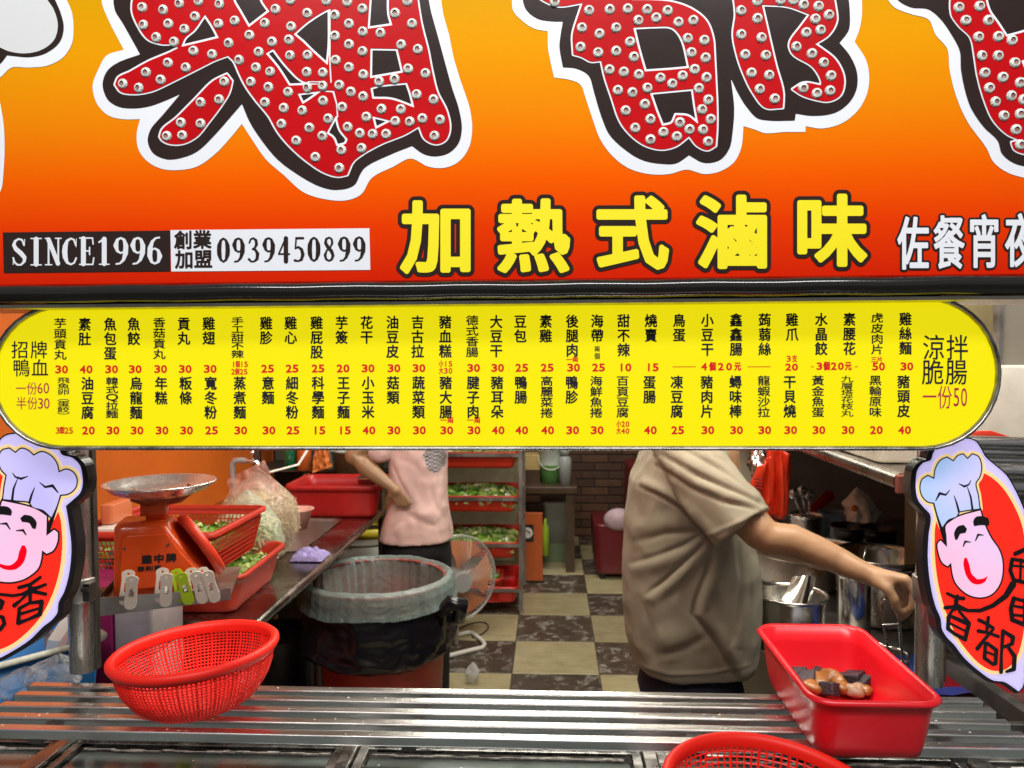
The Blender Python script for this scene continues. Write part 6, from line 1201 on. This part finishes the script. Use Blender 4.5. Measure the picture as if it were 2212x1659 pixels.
# ================================================================== left side clutter
bl = thing('blue_crate', 'bright blue plastic crate with worn white rim at the lower left', 'crate', at(10, 1440, 1.36)); zb_ = at(60, 1418, 1.36).z
M_ = Matrix.Rotation(R(-38), 3, 'Z'); cc = at(-10, 1450, 1.42)
mb = MB(); mb.loft([[M_ @ Vector((p.x, p.y, 0))+Vector((cc.x, cc.y, z)) for p in rrect(w, d, .02, 0)] for w, d, z in ((.2, .28, zb_-.2), (.23, .31, zb_-.01), (.222, .302, zb_-.01), (.19, .27, zb_-.19))]); mb.build('body', mat('crate_blue', (.01, .17, .46), .4, var=.15), bl)
mb = MB(); mb.tube([M_ @ Vector((p.x, p.y, 0))+Vector((cc.x, cc.y, zb_-.004)) for p in rrect(.245, .325, .025, 0)], .0065, 8, closed=True); mb.build('rim', mat('worn_white', (.6, .62, .52), .5, var=.4, vscale=40), bl)
for k, (u, v, Y, r, h, sd_) in enumerate(((118, 1478, 1.3, .042, .075, 51), (45, 1490, 1.27, .035, .06, 57))):
    c = at(u, v+22, Y); t = thing('clear_bag', ['crumpled clear plastic bag just left of the left post foot', 'crumpled clear plastic bag in front of the blue crate'][k], 'plastic bag', c); mb = MB(); mb.grid(bagfn(r, c.z, c.z+h, c.x, c.y, (c.x+.01, c.y), .55, sd_), 44, 34); mb.build('bag_film', film('clear_bag_film', (.78, .82, .88), .1, .1, 1, 45), t, fixn=False)
t = thing('paper_stack', 'loose white papers and blue card behind the blue crate', 'papers', at(125, 1400, 1.45))
for k, (pts, m) in enumerate((([(103, 1382), (130, 1386), (112, 1416), (98, 1404)], white_pl), ([(98, 1412), (140, 1398), (126, 1420), (96, 1430)], white_pl), ([(125, 1410), (152, 1397), (150, 1418), (132, 1428)], mat('card_blue', (.1, .3, .42), .5)))):
    mb = MB(); a = [at(u, v, 1.46+.03*k) for u, v in pts]; mb.add(a+[p+Vector((0, .05, .03)) for p in a], [(0, 1, 2, 3), (4, 5, 6, 7), (0, 1, 5, 4), (1, 2, 6, 5), (2, 3, 7, 6), (3, 0, 4, 7)]); mb.build('sheet', m, t)
mag = mat('magenta_plastic', (.26, .012, .09), .4, var=.15); tr_ = mat('milky_drawer', (.42, .36, .37), .35, var=.2, vscale=14)
dr = thing('drawer_unit', 'magenta framed drawer unit with milky plastic drawers standing behind the left post', 'drawer unit', at(220, 1400, 1.66)); a, b, c = at(95, 1350, 1.66), at(243, 1350, 1.66), at(330, 1350, 1.66); zt3 = at(240, 1272, 1.66).z
mb = MB(); mb.span(a.x, b.x, 1.66, 1.82, .3, zt3); mb.build('frame', mag, dr, bevel=.004)
for k in range(3): mb = MB(); mb.loft([rrect(c.x-b.x-.004, .15, .008, z, (b.x+c.x)/2, 1.735) for z in (zt3-.155*(k+1)+.006, zt3-.155*k-.004)]); mb.build('drawer', tr_, dr, bevel=.003)
ckm = bpy.data.materials.new('checker_box'); ckm.use_nodes = True; nt = ckm.node_tree; ck = nt.nodes.new('ShaderNodeTexChecker'); ck.inputs[3].default_value = 60; ck.inputs[1].default_value = (.3, .2, .18, 1); ck.inputs[2].default_value = (.2, .12, .11, 1); g = nt.nodes.new('ShaderNodeNewGeometry'); nt.links.new(g.outputs['Position'], ck.inputs[0]); nt.links.new(ck.outputs[0], nt.nodes['Principled BSDF'].inputs['Base Color'])
t = thing('checkered_box', 'brown checkered box between the left chef head sign and post', 'box', at(130, 1390, 1.6)); a, b = at(88, 1365, 1.58), at(160, 1365, 1.58); mb = MB(); mb.span(a.x, b.x, 1.58, 1.655, .6, a.z); mb.build('box', ckm, t, bevel=.003)
wx0, wx1 = at(205, 1200, 1.86).x, at(262, 1200, 1.86).x
t = thing('white_box', 'white plastic box behind the scale with a teal tool in it', 'box', ((wx0+wx1)/2, 1.95, ZC)); z_ = at(230, 1182, 1.86).z; mb = MB(); mb.loft([rrect(wx1-wx0, .16, .015, z, (wx0+wx1)/2, 1.94) for z in (ZC, z_)]); mb.build('box', mat('milky_white', (.5, .52, .5), .35, var=.15), t, bevel=.002); mb = MB(); mb.tube([at(228, 1242, 1.845), at(246, 1190, 1.845)], .008, 8); mb.build('teal_tool', mat('teal', (.02, .2, .25), .4), t)
t = thing('green_tub', 'green box with white lid stacked on the white box behind the scale', 'box', ((wx0+wx1)/2, 1.95, z_)); z2_ = at(230, 1158, 1.86).z; mb = MB(); mb.loft([rrect(wx1-wx0, .15, .015, z, (wx0+wx1)/2, 1.94) for z in (z_+.001, z2_)]); mb.build('box', mat('leaf_green', (.2, .42, .12), .4), t, bevel=.002); mb = MB(); mb.loft([rrect(wx1-wx0+.01, .16, .015, z, (wx0+wx1)/2, 1.94) for z in (z2_+.001, z2_+.018)]); mb.build('lid', white_pl, t, bevel=.002)
t = thing('pink_tub', 'pale pink tub on the white lid behind the scale', 'tub', at(235, 1110, 1.9)); a, b = at(215, 1130, 1.9), at(243, 1130, 1.9); mb = MB(); mb.loft([rrect(b.x-a.x, .1, .01, z, (a.x+b.x)/2, 1.95) for z in (z2_+.02, z2_+.07)]); mb.build('tub', mat('pink_tub', (.6, .17, .07), .4), t, bevel=.002)
# ================================================================== red baskets and tub on the shelf
def colander(label, pos, rot, r=.128, h=.1, rb=.078, ribs=112, rings=17, m=red_mesh):
    t = thing('plastic_colander', label, 'colander', pos, rot)
    prof = lambda q_: (rb+(r-rb)*(1-(1-q_)**2.1)**.75, h*q_)
    mb = MB(); rr_, zz = prof(1); mb.lathe([(rr_-.003, zz-.014), (rr_+.004, zz-.013), (rr_+.0085, zz-.006), (rr_+.0085, zz-.001), (rr_+.004, zz+.003), (rr_-.002, zz+.002), (rr_-.005, zz-.004), (rr_-.003, zz-.014)], n=96); mb.build('rim', m, t, world=False)
    mb = MB(); q0, q1 = .42, .93; mb2 = MB()
    for k in range(rings+1):
        q_ = .0+(.93)*k/rings; a, z = prof(q_); mb.tube([(a*math.cos(x), a*math.sin(x), z) for x in [2*math.pi*i/72 for i in range(72)]], .0012, 4, closed=True)
    for k in range(ribs):
        x = 2*math.pi*k/ribs; mb.tube([(prof(q_)[0]*math.cos(x), prof(q_)[0]*math.sin(x), prof(q_)[1]) for q_ in (0, .08, .2, .4, .65, .96)], .0013 if k % 4 else .002, 4)
    o = mb.build('mesh_wall', m, t, world=False)
    mb = MB()
    for k in range(-12, 13):
        y = rb*k/12.5; w = math.sqrt(max(0, rb*rb-y*y)); mb.tube([(-w, y, 0), (w, y, 0)], .0012, 4); mb.tube([(y, -w, 0), (y, w, 0)], .0012, 4)
    for q_ in (.25, .5, .75, 1): mb.tube([(rb*q_*math.cos(x), rb*q_*math.sin(x), 0) for x in [2*math.pi*i/40 for i in range(40)]], .0022, 5, closed=True)
    mb.build('mesh_bottom', m, t, world=False)
    return t
cl = at(430, 1530, 1.11); colander('oval red plastic colander tilted on the left of the slatted shelf', (cl.x, 1.11, ZRAIL+.008), (R(-1), R(-3.5), 0), r=.113, h=.082, rb=.07)
cr = at(1672, 1710, .87); colander('red plastic colander cut by the bottom edge of the picture', (cr.x, .875, ZCT+.01), (R(4), R(6), 0), ribs=84, rings=11, h=.084)
tl_ = at(1747, 1560, 1.0); ft = thing('red_food_tub', 'shiny solid red tub of braised pieces on the right of the slatted shelf', 'tub')
fx0, fx1 = at(1750, 1515, .98).x, at(2030, 1512, .98).x; ft.location = ((fx0+fx1)/2+.002, 1.106, ZRAIL+.0005); W_ = fx1-fx0-.004
tub_mesh(W_, .27, .088, taper=.89, rim=.006, t=.0025, r=.026, drop=.007).build('body', mat('glossy_red_tub', (.66, .008, .016), .3, 0, var=.06, vscale=12, bump=.06, bscale=160, sss=.08), ft, world=False)
rr_ = random.Random(4)
def chunk(label, u, v, s, m, kind='brown'):
    s *= 1.22
    Z_ = ZRAIL+.022; p = atz(u, v, Z_); o = thing('food_piece', label, 'food', p, (rr_.uniform(-.4, .4), rr_.uniform(-.4, .4), rr_.uniform(0, 3)), 'braised pieces in the red tub')
    mb = MB()
    if kind == 'black': mb.box((0, 0, 0), (s*1.1, s, s*.9))
    else: mb.sphere((0, 0, 0), (s*.75, s*.6, s*.45), 16, 10); mb.v = [tuple(Vector(q_)*(1+.5*noise.noise(Vector(q_)*70+Vector((u, 0, 0))))) for q_ in mb.v]
    b = mb.build('piece', m, o, world=False, bevel=.0025 if kind == 'black' else 0); return o
bc = mat('blood_cake', (.02, .015, .02), .5, 0, var=.9, vscale=330, bump=.9, bscale=300, col2=(.004, .003, .004)); tf = mat('braised_tofu', (.25, .095, .02), .28, 0, var=.3, vscale=50, bump=.5, bscale=120); tf2 = mat('pale_tofu', (.28, .17, .1), .35, 0, var=.2, vscale=60, bump=.3)
for lb, u, v, s, m, k in (('dark speckled cube at the back left of the tub', 1728, 1462, .019, bc, 'black'), ('dark speckled cube in the left heap', 1745, 1472, .021, bc, 'black'), ('dark speckled cube low in the middle of the tub', 1792, 1488, .018, bc, 'black'), ('largest dark cube at the right of the heap', 1845, 1470, .023, bc, 'black'), ('rightmost dark cube of the heap', 1866, 1478, .019, bc, 'black'),
    ('plump brown braised piece on top of the heap', 1790, 1464, .022, tf, 'b'), ('brown braised piece left of centre', 1770, 1476, .02, tf, 'b'), ('small brown piece against the tub wall', 1752, 1484, .017, tf, 'b'), ('brown piece between the dark cubes', 1815, 1476, .02, tf, 'b'), ('pale pinkish piece at the front of the heap', 1848, 1490, .017, tf2, 'b'), ('brown piece right of centre', 1825, 1486, .016, tf, 'b'), ('dark cube behind the plump brown piece', 1768, 1458, .017, bc, 'black'), ('small dark cube between the brown piece and the largest cube', 1818, 1464, .015, bc, 'black'), ('small brown sliver at the far right of the heap', 1872, 1490, .013, tf, 'b')): chunk(lb, u, v, s, m, 'black' if k == 'black' else 'b')

# small water drops and crumbs left on the steel
rr_ = random.Random(11); mb = MB()
for k in range(150):
    if k % 3: y = ys[rr_.randrange(5)]-.00825+rr_.uniform(-.006, .006); x = rr_.uniform(xl+.05, xr-.05); z = ZRAIL
    else: y = rr_.uniform(1.03, 1.12); x = rr_.uniform(-.8, .8); z = ZCT-.01
    s = rr_.uniform(.0006, .0017); mb.cur = 0 if rr_.random() < .75 else 1; mb.sphere((x, y, z), (s*rr_.uniform(1, 1.8), s, s*.5), 8, 5)
o = mb.build('water_drops', [mat('drop_water', (.5, .52, .52), .05, 0, spec=.8), mat('crumb', (.5, .4, .25), .8)], None, fixn=False); tag(o, 'scattered water drops and crumbs on the steel rails and counter', 'drops', kind='stuff')
